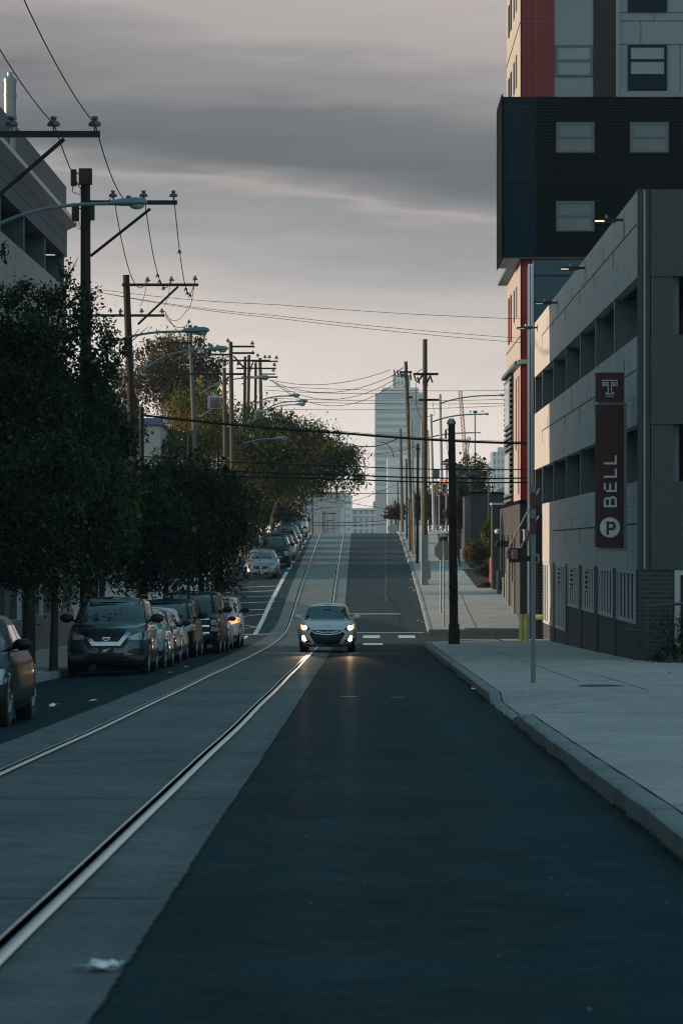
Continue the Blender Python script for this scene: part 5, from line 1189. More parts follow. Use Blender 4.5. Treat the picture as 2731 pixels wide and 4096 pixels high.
# street lamps
def lamp(label, d, x0, x1, y, base, lit=False, post=None, right=False, grp="street lamps on curved arms", s=1.0, arm_r=.032):
    L = (XS(base[0], d), d, ZS(base[1], d)); t = T("street_lamp", label, "street lamp", L, grp)
    hx0, hx1, z = XS(x0, d), XS(x1, d), ZS(y, d); l = hx1-hx0
    b = MB(); prof = [(0,.055),(.10,.085),(.3,.115),(.6,.135),(.85,.12),(.96,.08),(1.0,.03)]
    n = 12; vs = []; fs = []
    for u, r in prof:
        for k in range(n):
            a = 2*math.pi*k/n; zz_ = math.sin(a)*r*l*1.15; vs.append((hx0+l*u, d+math.cos(a)*r*l*1.5, z+(zz_ if zz_ > 0 else zz_*.5)+.03*l*(u)))
    for i in range(len(prof)-1):
        for k in range(n): fs.append((i*n+k, i*n+(k+1) % n, (i+1)*n+(k+1) % n, (i+1)*n+k))
    fs += [tuple(range(n)), tuple((len(prof)-1)*n+k for k in range(n))]; b.add(vs, fs); h = b.build("lamp_head", m_lampgrey, t, L, smooth=True)
    b = MB(); b.blob((hx0+l*.72, d, z-.045*l), (l*.20, l*.13, l*.105), 12, 8); b.build("lamp_glass", m_glasslamp, h, L, smooth=True)
    b = MB(); b.cyl(hx0+l*.5, d, z+.11*l, z+.21*l, .05*l*1.2, n=8); b.build("photocell", m_insul, h, L)
    p0 = Vector(L); p3 = Vector((hx0+.02, d, z)); mid = abs(p3.x-p0.x); g = 1 if right else 1
    P = []
    for i in range(13):
        u = i/12; P.append(p0.lerp(p3, u)*1.0); P[-1].z = p0.z+(p3.z-p0.z)*(1-(1-u)**2.6)
    b = MB(); b.tube(P, arm_r, 8); b.build("arm", m_lampgrey, t, L, smooth=True)
    return t, L
lamp("large near lamp head whose arm enters from the left edge", 62, 439, 591, 815, (-300, 1120), s=1.1)
lamp("lamp head above the brown tree, arm coming out of the dark leaves", 97, 727, 838, 1326, (352, 1425))
lamp("lamp on a long curved arm from the leaning junction pole", 124, 829, 914, 1398, (550, 1500))
lamp("lamp in front of the crowded pole group", 168, 1012, 1079, 1512, (802, 1575))
lamp("pale lamp head low in front of the autumn foliage", 174, 1095, 1153, 1755, (975, 1775))
lamp("upper left of the three small lamps right of the pole group", 206, 1150, 1200, 1584, (987, 1640), arm_r=.04)
lamp("right-hand one of the three small lamps right of the pole group", 224, 1184, 1231, 1606, (1050, 1650), arm_r=.04)
lamp("lowest of the three small lamps right of the pole group", 236, 1177, 1222, 1619, (1050, 1655), arm_r=.04)
for i, (d, x0, x1, y, bx, by, lab) in enumerate(((252,1986,2018,1582,1763,1613,"highest small lamp at the end of a long thin arm, left of the red tower"), (236,1927,1955,1657,1727,1688,"lamp with long thin arm below the highest one"), (262,1905,1922,1731,1714,1750,"lowest lamp on a long thin arm, left of the red tower"),
                                              (395,1322,1336,2030,1232,2052,"tiny hazy lamp over the street end"), (440,1310,1322,1998,1236,2020,"tiny hazy lamp higher over the street end"), (500,1345,1356,2112,1290,2125,"tiny hazy lamp just above the crest line"))):
    lamp(lab, d, x0, x1, y, (bx, by), grp="distant street lamps", arm_r=.05 if i < 3 else .08)
# lamp column with round head and side lamp, park lanterns
d = 236; x = XS(1899, d); z0 = pz(d, x); t = T("lamp_column", "thin column with a round head and small birds perched on the arm", "lamp post", (x, d, z0)); L = t.location
b = MB(); b.cyl(x, d, z0, ZS(1650, d), .06, .045, 8); b.build("column", m_gal, t, L)
b = MB(); b.lathe((x, d, ZS(1652,d)), [(.10,0),(.17,.05),(.15,.14),(.05,.17)], 12); b.build("head", m_black, t, L)
for i, (px, py) in enumerate(((1880,1647), (1929,1645))):
    p = at(px, py, 236); b = MB(); b.blob(p, (.05,.09,.06), 8, 6); b.blob((p[0]+.02, p[1], p[2]+.08), (.028,.03,.03), 8, 6); b.tube([(p[0]-.03,p[1],p[2]), (p[0]-.10,p[1],p[2]-.05)], .014, 5)
    tag(origin(b.build("bird", mat("bird_feathers", (.05,.05,.055), .8, var=0), smooth=True), p), ("small dark bird on the thin lamp arm left of the column" if i == 0 else "small dark bird on the lamp arm right of the column"), "bird")
def lantern(d, px, py, lab, dome=False):
    x = XS(px, d); z0 = pz(d, x) if d < 262 else GZ(d); zt = ZS(py, d); t = T("park_lantern", lab, "lamp post", (x, d, z0), "park lanterns beyond the corner"); L = t.location
    m = m_lampgrey if dome else m_black
    b = MB(); b.cyl(x, d, z0-.05, zt-.32, .06, .045, 8); b.build("column", m, t, L)
    b = MB()
    if dome: b.lathe((x, d, zt), [(.04,-.34),(.10,-.24),(.30,-.22),(.26,-.12),(.12,-.04),(.04,.02)], 16)
    else: b.lathe((x, d, zt), [(.42,-.24),(.30,-.15),(.12,-.08),(.10,-.02),(.03,.03)], 16)
    h = b.build("shade", m, t, L, smooth=True)
    if not dome:
        b = MB(); b.lathe((x,d,zt), [(.25,-.40),(.44,-.36),(.44,-.33),(.2,-.28)], 16)
        for k in range(4): a = math.pi*k/2; b.tube([(x+.16*math.cos(a), d+.16*math.sin(a), zt-.62), (x+.16*math.cos(a), d+.16*math.sin(a), zt-.3)], .014, 4)
        b.build("cage", m, h, L); b = MB(); b.cyl(x,d,zt-.60,zt-.34,.07,n=10); b.build("lantern_glass", m_insul, h, L)
for d, px, py, lab in ((182,1881,1881,"nearest and largest black pagoda lantern"), (190,1858,1868,"black pagoda lantern second from the nearest"), (198,1841,1857,"black pagoda lantern third from the nearest"), (206,1836,1854,"black pagoda lantern fourth from the nearest"),
                       (214,1822,1852,"black pagoda lantern close to the dark pole"), (222,1800,1852,"black lantern half hidden behind the dark pole"), (230,1786,1836,"smallest black pagoda lantern, left of the dark pole")):
    lantern(d, px, py, lab)
lantern(171.5, 1952, 1866, "single pale domed lantern in front of the dark brick wall", True)
# traffic lights
for px, py, d, lit, lab in ((1775, 1944, 229, True, "traffic light showing red beside the dark pole"), (1747, 1948, 233, False, "yellow traffic light turned side-on, showing no lamp")):
    x, z = XS(px, d), ZS(py, d); t = T("traffic_light", lab, "traffic light", (x, d, z), "traffic lights at the crest"); L = t.location; w = .13
    b = MB(); b.box(x-w, x+w, d, d+.2, z-.42, z+.42); h = b.build("housing", mat("signal_yellow", (.42,.24,.02), .6, var=.05), t, L)
    for k in range(3):
        zc = z+.28-.28*k; b = MB(); b.lathe((x if lit else x-.13, d-.015, zc), [(.095,0),(.09,.02)], 14, 'y') if lit else b.box(x-w-.10, x-w, d-.1, d+.12, zc-.02, zc+.12)
        b.build("lens" if lit else "visor", mat("red_lit_lens", (1,.1,.05), .3, var=0, emit=(1,.06,.03), estr=7) if (lit and k == 0) else (m_plast if lit else mat("signal_yellow", (.4,.2,.02))), h, L)
        if lit: b = MB(); b.tube([(x-.10, d-.12, zc+.03), (x-.07,d-.12,zc+.09), (x, d-.12, zc+.115), (x+.07,d-.12,zc+.09), (x+.10, d-.12, zc+.03)], .012, 4); b.build("visor", m_plast, h, L)
    b = MB(); b.tube([(x, d+.1, z-.42), (x+.02, d+.1, z-.62), (x+.15, d+.2, z-.62)], .03, 6); b.tube([(x+.15, d+.2, GZ(d)+.1), (x+.15, d+.2, z-.5)], .05, 8); b.build("bracket", m_gal, t, L)
d = 228; L = at(1741, 1893, d); t = T("street_sign", "grey-green rectangular sign panel on a bracket high beside the pale poles", "sign", L)
b = MB(); b.box(XS(1731,d), XS(1757,d), d, d+.05, ZS(1915,d), ZS(1878,d)); b.build("sign_panel", mat("grey_sign", (.10,.13,.12), .6, var=.1), t, L)
b = MB(); b.box(XS(1742,d), XS(1745,d), d+.05, d+.1, ZS(2120,d), ZS(1885,d)); b.build("sign_post", m_gal, t, L)
# stop sign back + neighbours
d = 129.5; x = XS(1775, d); z0 = pz(d, x); L = (x, d, z0); t = T("sign_post", "back of an octagonal sign on the right of two thin posts", "sign", L)
b = MB(); b.cyl(x, d, z0-.1, ZS(2160,d), .028, n=6); b.build("post", m_gal, t, L)
b = MB(); cz = ZS(2203,d); r = 40/ (F/d); b.prism([(XS(1776,d)+r*math.cos(math.radians(22.5+45*k))*1.04, d+.03, cz+r*math.sin(math.radians(22.5+45*k))*1.04) for k in range(8)], (0,.012,0)); b.build("sign_back", mat("sign_back", (.36,.35,.34), .6, .0, var=.06), t, L)
d = 137; x = XS(1762, d); z0 = pz(d, x); L = (x, d, z0); t = T("sign_post", "bare thin post, left of the pair by the octagonal sign", "sign post", L)
b = MB(); b.cyl(x, d, z0-.1, ZS(2215,d), .028, n=6); b.build("post", m_gal, t, L)
b = MB(); b.box(x-.09, x+.09, d+.02, d+.03, ZS(2240,d), ZS(2205,d)); b.build("small_plate", m_gal, t, L)
# striped marker post
d = 56; x = XS(2131, d); z0 = pz(d, x); L = (x, d, z0); t = T("marker_post", "slim grey post with two dark red blocks near its top, on the near pavement", "post", L)
m_post = mat("grey_post", (.17,.20,.205), .6, .1, var=.08)
b = MB(); b.box(x-.038, x+.038, d-.02, d+.02, z0-.05, ZS(1940,d)); b.build("post", m_post, t, L)
for y0, y1 in ((1970,2037), (2072,2138)):
    b = MB(); b.box(x-.058+.004, x+.05, d-.035, d-.021, ZS(y1,d), ZS(y0,d)); b.build("red_block", mat("dark_red_band", (.10,.014,.014), .5, var=.08), t, L)
b = MB(); b.box(x-.044, x+.044, d-.034, d-.021, ZS(2072,d), ZS(2037,d)); b.box(x-.046, x+.046, d-.036, d-.021, ZS(1970,d), ZS(1946,d)); b.build("pale_block", m_post, t, L)
# floodlights on arms
for (px, py, w, d, bx, by, lab) in ((857, 1610, 54, 164, 800, 1668, "boxy pale floodlight, the left and larger of two below the pole group"), (1035, 1659, 38, 186, 985, 1695, "boxy pale floodlight, the right one half over the foliage")):
    L = at(px, py, d); t = T("floodlight", lab, "floodlight", L, "floodlights on the left poles"); u = XS(px+w/2, d)-L[0]
    b = MB(); x, _, z = L; b.prism([(x-u, d-.1, z-u*.9), (x+u*.85, d-.1, z-u*.9), (x+u, d-.1, z+u), (x-u*.9, d-.1, z+u*1.05)], (0, u*1.1, 0)); h = b.build("housing", mat("floodlight_case", (.42,.42,.43), .5, var=.06), t, L)
    b = MB(); b.box(x-u*.55, x+u*.85, d-.13, d-.10, z-u*.80, z+u*.62); b.build("louvre", mat("floodlight_louvre", (.10,.09,.09), .5, var=.2), h, L)
    b = MB(); 
    for k in range(3): b.box(x-u*.4, x+u*(.3-.2*k), d-.14, d-.131, z+u*(.35-.3*k), z+u*(.43-.3*k))
    b.build("louvre_glint", mat("warm_glint", (.45,.28,.18), .4, var=0), h, L)
    b = MB(); b.tube([at(bx,by,d), at(bx+15,by-12,d), (x-.1, d, z-u*1.05)], .045, 6); b.blob((x, d+.1, z+u*1.12), (.07,.07,.07)); b.build("mounting_arm", m_lampgrey, t, L)
# wires ------------------------------------------------------------
ins1 = [(-0.0,0)]
W1 = [at(x, 500, 74.5) for x in (219, 383)]; W2 = [at(x, 780, 97) for x in (455, 577, 696)]; W3 = [at(x, 1112, 123.8) for x in (592, 687, 781)]
for i, p in enumerate(W1):
    wire("wire sagging from the %s insulator of the near crossarm up past the top edge" % ("inner", "outer")[i], [(p[0], 40, 13.0), p], .012, .80, beads=0 if i == 0 else 2)
    wire("wire from the %s near insulator down to the second pole" % ("inner", "outer")[i], [p, W2[i]], .013, .85)
lab = ("left", "middle", "right")
for i in range(3):
    wire("%s one of three sagging wires between second and third poles" % lab[i], [W2[i], W3[i]], .014, 1.25 if i < 2 else 1.5, beads=(0, 4, 4)[i])
wire("drooping loop below the third pole's outer insulator", [W3[2], at(748,1240,132), at(660,1255,139)], .012, .35)
wire("thin loop under the third pole's middle insulator", [W3[1], at(655,1225,132)], .010, .2)
wire("thin loop under the third pole's inner insulator", [W3[0], at(560,1225,130)], .010, .2)
wire("thin wire running from the hidden crossarm toward the lamp over the brown tree", [at(649,1245,140), at(757,1290,170)], .015, .45)
wire("thin wire descending right from the hidden crossarm", [at(660,1245,140), at(780,1390,168), at(836,1390,165)], .015, .25)
H = [(565,1660,1400,1735,2116,1774,.045,"thickest cable spanning the whole street"), (565,1825,1400,1865,2116,1877,.020,"upper thin cable of the three low ones spanning the street"), (565,1862,1400,1900,2116,1912,.027,"middle cable of the three low ones spanning the street"), (565,1882,1400,1917,2116,1929,.027,"lowest of the cables spanning the street")]
for (x0, y0, x1, y1, x2, y2, r, lb) in H:
    wire(lb, [at(x0,y0,126.6), at(x1,y1,126.6), at(x2,y2,126.6), at(x2+320,y2+12,126.6)], r, .06, "street_cable", "heavy cables across the junction")
wire("thin lashing wire just above the thickest cable", [at(565,1652,126.4), at(1400,1728,126.4), at(2116,1767,126.4), at(2300,1776,126.4)], .008, .06, "street_cable", "heavy cables across the junction")
for (x0,y0,x1,y1,x2,y2,lb) in ((367,1153,1100,1218,2400,1284,"upper thin line of three crossing high to the tower"), (367,1163,1100,1262,2400,1372,"middle thin line of three crossing high to the tower"), (380,1165,1100,1272,2400,1392,"lower thin line of three crossing high to the tower")):
    o = wire(lb, [at(x0,y0,128), at(x1,y1,128), at(x2,y2,128)], .009, .10, grp="thin lines crossing high")
for i, (x, y, x2, y2) in enumerate(((1079,1519,1560,1480), (1079,1521,1563,1506), (1085,1523,1575,1520), (1090,1525,1585,1530))):
    wire("thin wire %s of four swinging from the pole group to the leaning pole" % ("highest","second","third","lowest")[i], [at(x,y,216), at(x2,y2,191)], .018, .55+.3*i, grp="wires to the leaning pole")
for i, (y0, y1, x2) in enumerate(((1544,1561,2030), (1592,1597,2030), (1602,1611,2112), (1636,1622,2030), (1560,1570,1690))):
    wire("thin distant wire %s of the level bundle crossing behind the tower crane" % ("first from top","third from top","fourth from top","lowest","second from top")[i], [at(1060,y0,225), at(x2,y1,225)], .016, .15, grp="level distant wires")
wire("dark cable sagging from the low pale lamp to the crest pole", [at(1150,1765,190), at(1420,1782,215), at(1598,1748,231)], .035, .3, grp="crest cables")
wire("short hooked cable hanging left of the crest pole", [at(1520,1772,226), at(1560,1790,228), at(1574,1830,230)], .025, -.15, grp="crest cables")
wire("cable from the autumn tree to the slim dark pole", [at(1400,1812,215), at(1668,1785,179)], .018, .2, grp="crest cables")
wire("thin cable hanging beside the short rusty pole", [at(1783,1760,106.8), at(1795,1840,106.8)], .008, 0, grp=None)
wire("dark wire level above the street end", [at(1270,1970,300), at(1610,1973,280)], .03, .05, grp="street end wires")
wire("upper of two wires just above the crest", [at(1240,2090,300), at(1545,2082,300)], .03, .1, grp="street end wires"); wire("lower of two wires just above the crest", [at(1240,2100,300), at(1540,2096,300)], .03, .1, grp="street end wires")
wire("thin wire sloping down to the right over the street end", [at(1285,1975,300), at(1380,2008,300), at(1600,2042,300)], .02, .05, grp="street end wires")
wire("thin wire sloping up to the right over the street end", [at(1290,2000,300), at(1390,2012,300), at(1590,1935,290)], .02, .1, grp="street end wires")
# ================================================================== trees and plants
def leafmat(name, col, tr=.3):
    if name in MATS: return MATS[name]
    m, t, b = _new(name); n = t.nodes; l = t.links
    b.inputs["Roughness"].default_value = .6; b.inputs["Specular IOR Level"].default_value = .3
    oi = n.new("ShaderNodeNewGeometry"); r = n.new("ShaderNodeMapRange"); l.new(oi.outputs["Random Per Island"], r.inputs[0]); r.inputs[3].default_value = .55; r.inputs[4].default_value = 1.5
    v = n.new("ShaderNodeVectorMath"); v.operation = 'SCALE'; v.inputs[0].default_value = col; l.new(r.outputs[0], v.inputs[3]); l.new(v.outputs[0], b.inputs["Base Color"])
    ou = n["Material Output"]; tl = n.new("ShaderNodeBsdfTranslucent"); l.new(v.outputs[0], tl.inputs[0]); mx = n.new("ShaderNodeMixShader"); mx.inputs[0].default_value = tr
    l.new(b.outputs[0], mx.inputs[1]); l.new(tl.outputs[0], mx.inputs[2]); l.new(mx.outputs[0], ou.inputs["Surface"])
    MATS[name] = m; return m
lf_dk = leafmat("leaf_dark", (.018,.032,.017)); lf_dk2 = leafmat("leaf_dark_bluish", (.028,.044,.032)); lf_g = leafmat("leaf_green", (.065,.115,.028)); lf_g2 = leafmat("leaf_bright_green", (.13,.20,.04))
lf_o = leafmat("leaf_orange", (.30,.13,.03), .4); lf_y = leafmat("leaf_ochre", (.26,.16,.04), .4); lf_b = leafmat("leaf_brown", (.075,.055,.022)); lf_r = leafmat("leaf_crimson", (.075,.014,.020)); lf_p = leafmat("leaf_purple", (.035,.012,.020)); lf_rd = leafmat("petal_red", (.30,.012,.015))
m_bark = mat("bark", (.035,.031,.028), .95, var=.4, scale=8, stretch=(1,1,.3), bump=.4)
def leaves(cent, rad, n, size, clumps, mats, w, seed, flat=.8, shell=.55, cl=.22):
    """leaf-sized faces gathered in clumps through an ellipsoid volume"""
    g = np.random.default_rng(seed); cent = np.array(cent); rad = np.array(rad)
    u = g.normal(size=(clumps, 3)); u /= np.linalg.norm(u, axis=1)[:, None]; rr = shell+(1-shell)*g.random(clumps)**.6
    rr *= 1+.12*np.sin(u[:, 0]*5+seed)+.1*np.cos(u[:, 2]*7+seed)
    C = u*rr[:, None]
    cw = g.random(clumps)**.7+.25; cw /= cw.sum()
    idx = g.choice(clumps, n, p=cw); csz = (cl*(.6+.8*g.random(clumps)))[idx]
    P = C[idx] + g.normal(size=(n, 3))*csz[:, None]*np.array([1, 1, .75])
    inn = g.random(n) < .22; k = g.normal(size=(n, 3)); k /= np.linalg.norm(k, axis=1)[:, None]; P[inn] = (k*(g.random(n)**.5)[:, None]*.85)[inn]
    P = cent+P*rad
    a = g.normal(size=(n, 3)); a /= np.linalg.norm(a, axis=1)[:, None]; a[:, 2] -= .35
    c = np.cross(a, g.normal(size=(n, 3))); c /= np.linalg.norm(c, axis=1)[:, None]; s = size*(.6+.8*g.random(n))
    v = np.empty((n, 4, 3)); v[:, 0] = P-a*s[:, None]; v[:, 1] = P+c*(s*.5)[:, None]; v[:, 2] = P+a*s[:, None]; v[:, 3] = P-c*(s*.5)[:, None]
    # material by clump so colours gather in patches
    cm = g.choice(len(mats), clumps, p=np.array(w)/sum(w)); mi = cm[idx]; fl = g.random(n) < .25; mi[fl] = g.choice(len(mats), fl.sum(), p=np.array(w)/sum(w))
    return v.reshape(-1, 3), mi
def leafobj(name, V, MI, mats, parent=None, off=(0,0,0)):
    n = len(MI); me = bpy.data.meshes.new(name); me.vertices.add(n*4); me.vertices.foreach_set("co", (V-np.array(off)).astype(np.float32).ravel())
    me.loops.add(n*4); me.loops.foreach_set("vertex_index", np.arange(n*4, dtype=np.int32)); me.polygons.add(n); me.polygons.foreach_set("loop_start", np.arange(0, n*4, 4, dtype=np.int32))
    try: me.polygons.foreach_set("loop_total", np.full(n, 4, dtype=np.int32))
    except Exception: pass
    for m in mats: me.materials.append(m)
    me.polygons.foreach_set("material_index", MI.astype(np.int32)); me.update(); me.validate()
    o = bpy.data.objects.new(name, me); COL.objects.link(o); 
    if parent: o.parent = parent
    return o
_ts = [100]
def tree(label, d, cx, cy, rx, ry, mats, w, n=16000, size=.055, tx=None, tw=.12, name="street_tree", grp="street trees on the left", extra=(), depth=None, clumps=70, zb=None, shell=.55, cl=.22, cat="tree", bare=0, spr=16):
    """crown centre and radii in photograph-display pixels (1568 wide)"""
    _ts[0] += 1; X, Z = XD(cx, d), ZD(cy, d); ppm = F/d/K; RX, RZ = rx/ppm, ry/ppm; DY = depth or RX
    X0 = XD(tx, d) if tx is not None else X; z0 = (GZ(d, LC)+.15 if X0 < 0 else pz(d, X0)) if zb is None else zb; L = (X0, d, z0)
    t = T(name, label, cat, L, grp); Vs = []; Ms = []
    v, mi = leaves((X, d, Z), (RX, DY, RZ), n, size, clumps, mats, w, _ts[0], shell=shell, cl=cl); Vs.append(v); Ms.append(mi)
    for k, (ex, ey, erx, ery, en) in enumerate(extra):
        v, mi = leaves((XD(ex,d), d, ZD(ey,d)), (erx/ppm, erx/ppm, ery/ppm), en, size, max(8, clumps//3), mats, w, _ts[0]*7+k, shell=.2, cl=.3); Vs.append(v); Ms.append(mi)
    g0 = np.random.default_rng(_ts[0]*13); tw_ = MB()
    for k in range(spr):
        a = g0.uniform(-.25, math.pi+.25); r0 = .86; r1 = g0.uniform(1.04, 1.30); yy = g0.uniform(-.4,.4)*DY
        p = np.array([X+RX*r0*math.cos(a), d+yy, Z+RZ*r0*math.sin(a)]); q = np.array([X+RX*r1*math.cos(a)+g0.normal(0,.08), d+yy, Z+RZ*r1*math.sin(a)+.12*RZ])
        m = int(n/420)+14; u = g0.random(m)**.7; c = p+(q-p)*u[:, None]+g0.normal(size=(m, 3))*(size*2.2)
        ax = g0.normal(size=(m, 3)); ax /= np.linalg.norm(ax, axis=1)[:, None]; ax[:, 2] -= .5; cx_ = np.cross(ax, g0.normal(size=(m, 3))); s_ = size*(.7+.6*g0.random(m))[:, None]
        v = np.stack([c-ax*s_, c+cx_*s_*.5, c+ax*s_, c-cx_*s_*.5], 1); Vs.append(v.reshape(-1, 3)); Ms.append(g0.choice(len(mats), m, p=np.array(w)/sum(w)))
        tw_.tube([tuple(p*.6+np.array([X,d,Z])*.4), tuple(p), tuple(q)], [.03,.014,.005], 4)
    leafobj("crown", np.concatenate(Vs), np.concatenate(Ms), mats, t, L)
    b = MB(); g = random.Random(_ts[0]); zc = Z-RZ*.55
    b.tube([(X0, d, z0-.1), (X0+.03, d, (z0+zc)/2), (X0+(X-X0)*.4, d, zc)], [tw, tw*.8, tw*.6], 10)
    for k in range(9):
        a = g.uniform(0, 6.28); q = (X+RX*.75*math.cos(a), d+DY*.7*math.sin(a), Z+RZ*g.uniform(-.3, .75)); p = (X0+(X-X0)*.4, d, zc-.1)
        m_ = ((p[0]+q[0])/2+.1, (p[1]+q[1])/2, (p[2]+q[2])/2+.25); b.tube([p, m_, q], [tw*.42, tw*.26, tw*.08], 6)
    for k in range(bare):
        ex, ey, erx, ery, en = g.choice(extra) if extra else (cx, cy, rx, ry, 0); q = Vector((XD(ex,d), d, ZD(ey,d))); b.tube([(X, d, Z), tuple(q), (q.x+g.uniform(-.5,.7), d, q.z+g.uniform(.2,.8))], [.04,.02,.006], 5)
    b.add(tw_.v, tw_.f)
    b.build("trunk", m_bark, t, L, smooth=True)
    return t
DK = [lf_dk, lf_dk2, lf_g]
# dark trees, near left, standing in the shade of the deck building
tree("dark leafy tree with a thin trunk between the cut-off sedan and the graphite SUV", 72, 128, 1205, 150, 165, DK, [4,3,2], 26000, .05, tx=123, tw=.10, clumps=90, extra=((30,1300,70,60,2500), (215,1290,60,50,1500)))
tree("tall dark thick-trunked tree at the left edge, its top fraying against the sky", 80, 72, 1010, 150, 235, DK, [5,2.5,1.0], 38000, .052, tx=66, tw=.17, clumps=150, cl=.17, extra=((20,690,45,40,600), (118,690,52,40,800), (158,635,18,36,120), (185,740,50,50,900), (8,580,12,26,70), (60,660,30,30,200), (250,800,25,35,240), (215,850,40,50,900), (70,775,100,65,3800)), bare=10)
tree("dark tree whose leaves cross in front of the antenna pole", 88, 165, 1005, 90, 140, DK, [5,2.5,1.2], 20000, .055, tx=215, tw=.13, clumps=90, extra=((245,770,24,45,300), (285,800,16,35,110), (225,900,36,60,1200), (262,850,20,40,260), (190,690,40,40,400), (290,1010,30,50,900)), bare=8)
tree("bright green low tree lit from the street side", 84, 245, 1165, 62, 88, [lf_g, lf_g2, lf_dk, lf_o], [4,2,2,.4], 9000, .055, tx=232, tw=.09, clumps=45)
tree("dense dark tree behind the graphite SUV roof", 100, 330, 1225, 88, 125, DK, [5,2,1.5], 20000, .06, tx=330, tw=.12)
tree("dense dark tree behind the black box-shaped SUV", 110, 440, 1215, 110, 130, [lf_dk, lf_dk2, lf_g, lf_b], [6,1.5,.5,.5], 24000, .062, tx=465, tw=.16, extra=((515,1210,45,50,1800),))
tree("dark green tree with small gaps above the parked patrol cars", 128, 385, 1132, 108, 72, [lf_dk, lf_g, lf_b], [5,1.5,1], 14000, .07, tx=380, tw=.13, zb=G(128)-.1)
tree("brownish dark tree at the start of the hill", 150, 512, 1185, 84, 84, [lf_dk, lf_b, lf_g], [5,2,1], 15000, .075, tx=505, tw=.13, extra=((500,1110,70,45,2000),))
tree("autumn tree with orange top and green skirt behind the slim pole", 178, 455, 985, 78, 82, [lf_o, lf_g2, lf_y, lf_g, lf_b], [2.4,3.5,1.5,3,.6], 14000, .07, tx=450, tw=.13, extra=((410,950,30,30,800), (490,930,35,40,800), (480,1040,80,50,2500)))
tree("large russet and green tree spreading over the pavement up the hill", 188, 610, 1055, 102, 100, [lf_g, lf_b, lf_o, lf_dk, lf_y], [5,1.6,.9,2.5,.9], 22000, .085, tx=575, tw=.18, clumps=90, extra=((590,968,45,24,600), (650,990,60,45,1800), (560,1070,60,80,2500)), bare=4)
tree("tree arching far over the road at the hilltop, its tip against the sky", 200, 700, 1075, 92, 72, [lf_g, lf_b, lf_dk, lf_o, lf_g2], [4.5,1.2,2.5,.6,1], 15000, .085, tx=625, tw=.2, clumps=70, extra=((790,1065,45,42,1600), (822,1095,18,24,420), (745,1010,22,28,260), (775,1010,9,42,140), (730,1020,40,40,700), (690,995,60,40,1000), (805,1040,26,22,300)), bare=8)
tree("dark low tree over the cars near the crest", 208, 615, 1160, 72, 50, [lf_dk, lf_b, lf_g], [4,2,1], 12000, .09, tx=590, tw=.14)
tree("broad brown-leaved tree on the skyline behind the lamps", 215, 405, 865, 95, 80, [lf_b, lf_dk, lf_o, lf_p], [4,3,.8,1], 16000, .09, tx=400, tw=.2, grp=None, name="broad_tree", extra=((360,800,20,20,300), (400,795,25,20,400), (490,860,22,40,600), (290,900,60,70,2500)), clumps=90)
tree("dark ragged tree left of the white block", 160, 285, 1000, 42, 80, [lf_b, lf_dk, lf_o], [3,3,2.5], 5000, .08, tx=300, tw=.14, grp=None)
tree("leafy shrub mass below the netting fence", 172, 402, 1068, 44, 42, [lf_g, lf_dk, lf_b], [3,3,1], 6000, .07, tx=385, tw=.1, grp=None)
# right side
tree("green and russet tree behind the row of pagoda lanterns", 225, 1083, 1125, 36, 62, [lf_g, lf_b, lf_o, lf_dk], [3,2,1,2], 9000, .08, tx=1083, tw=.12, grp=None, name="broad_tree", extra=((1048,1130,15,50,1200), (1098,1075,18,24,500)))
tree("purple-leaved tree behind the pale poles at the crest", 250, 1005, 1168, 40, 40, [lf_p, lf_r, lf_dk], [3,2,1], 9000, .09, tx=1005, tw=.1, grp=None, name="plum_tree", extra=((960,1170,22,40,1800),))
tree("small wind-swept red tree just past the crest beside the pale octagon", 262, 908, 1180, 17, 12, [lf_p, lf_r, lf_dk], [2,3,1], 1600, .09, tx=908, tw=.10, grp=None, name="red_shrub", extra=((893,1187,14,5,500), (920,1170,10,14,500)), cat="tree")
def bush(label, d, cx, cy, rx, ry, mats, w, n, size, name="bush", cat="bush", seed=0, grp=None):
    X, Z = XD(cx, d), ZD(cy, d); ppm = F/d/K; v, mi = leaves((X, d, Z), (rx/ppm, rx/ppm, ry/ppm), n, size, 30, mats, w, 900+seed, shell=.2, cl=.28)
    z0 = pz(d, max(X, 2.6)) if X > 0 else GZ(d, X); L = (X, d, z0); v[:, 2] = np.maximum(v[:, 2], z0)
    o = leafobj(name, v, mi, mats, None, L); o.location = L; return tag(o, label, cat, grp)
bush("rose bush with red blooms in front of the dark brick wall", 160, 1092, 1272, 27, 28, [lf_g, lf_dk, lf_b, lf_rd], [4,3,1,.5], 4500, .045, "rose_bush", seed=1)
bush("red blossoms overhanging the pavement edge of the rose bush", 159, 1079, 1272, 5, 20, [lf_rd, lf_g], [2,2], 260, .045, "rose_spray", "flowers", 2)
bush("cone-shaped dark conifer behind the rose bush", 165, 1107, 1250, 12, 28, [lf_dk, lf_g], [3,1], 3500, .045, "conifer", "conifer", 3)
bush("tall ochre-green shrub beside the end wall", 162, 1122, 1235, 12, 42, [lf_g, lf_y, lf_b], [3,1,2], 4200, .045, "tall_shrub", "shrub", 4)
bush("pale dry grass tuft below the rose bush", 157, 1097, 1313, 9, 8, [lf_y, mat("dry_grass", (.20,.19,.12), .9, var=.2)], [1,3], 1500, .04, "grass_tuft", "grass", 5)
bush("low green shrub left of the red bollard", 157, 1116, 1310, 11, 18, [lf_g, lf_y, lf_dk], [3,1,2], 2500, .04, "low_shrub", "shrub", 6)
bush("clump of low plants at the near end of the planting bed", 154.5, 1112, 1344, 11, 8, [lf_g, lf_y, lf_dk], [3,1,2], 1500, .04, "low_plants", "plants", 7)
bush("orange flowering plant behind the dark pole by the iron fence", 190, 1051, 1210, 9, 9, [lf_y, lf_o, lf_g], [2,2,2], 900, .05, "flowering_plant", "plants", 8)
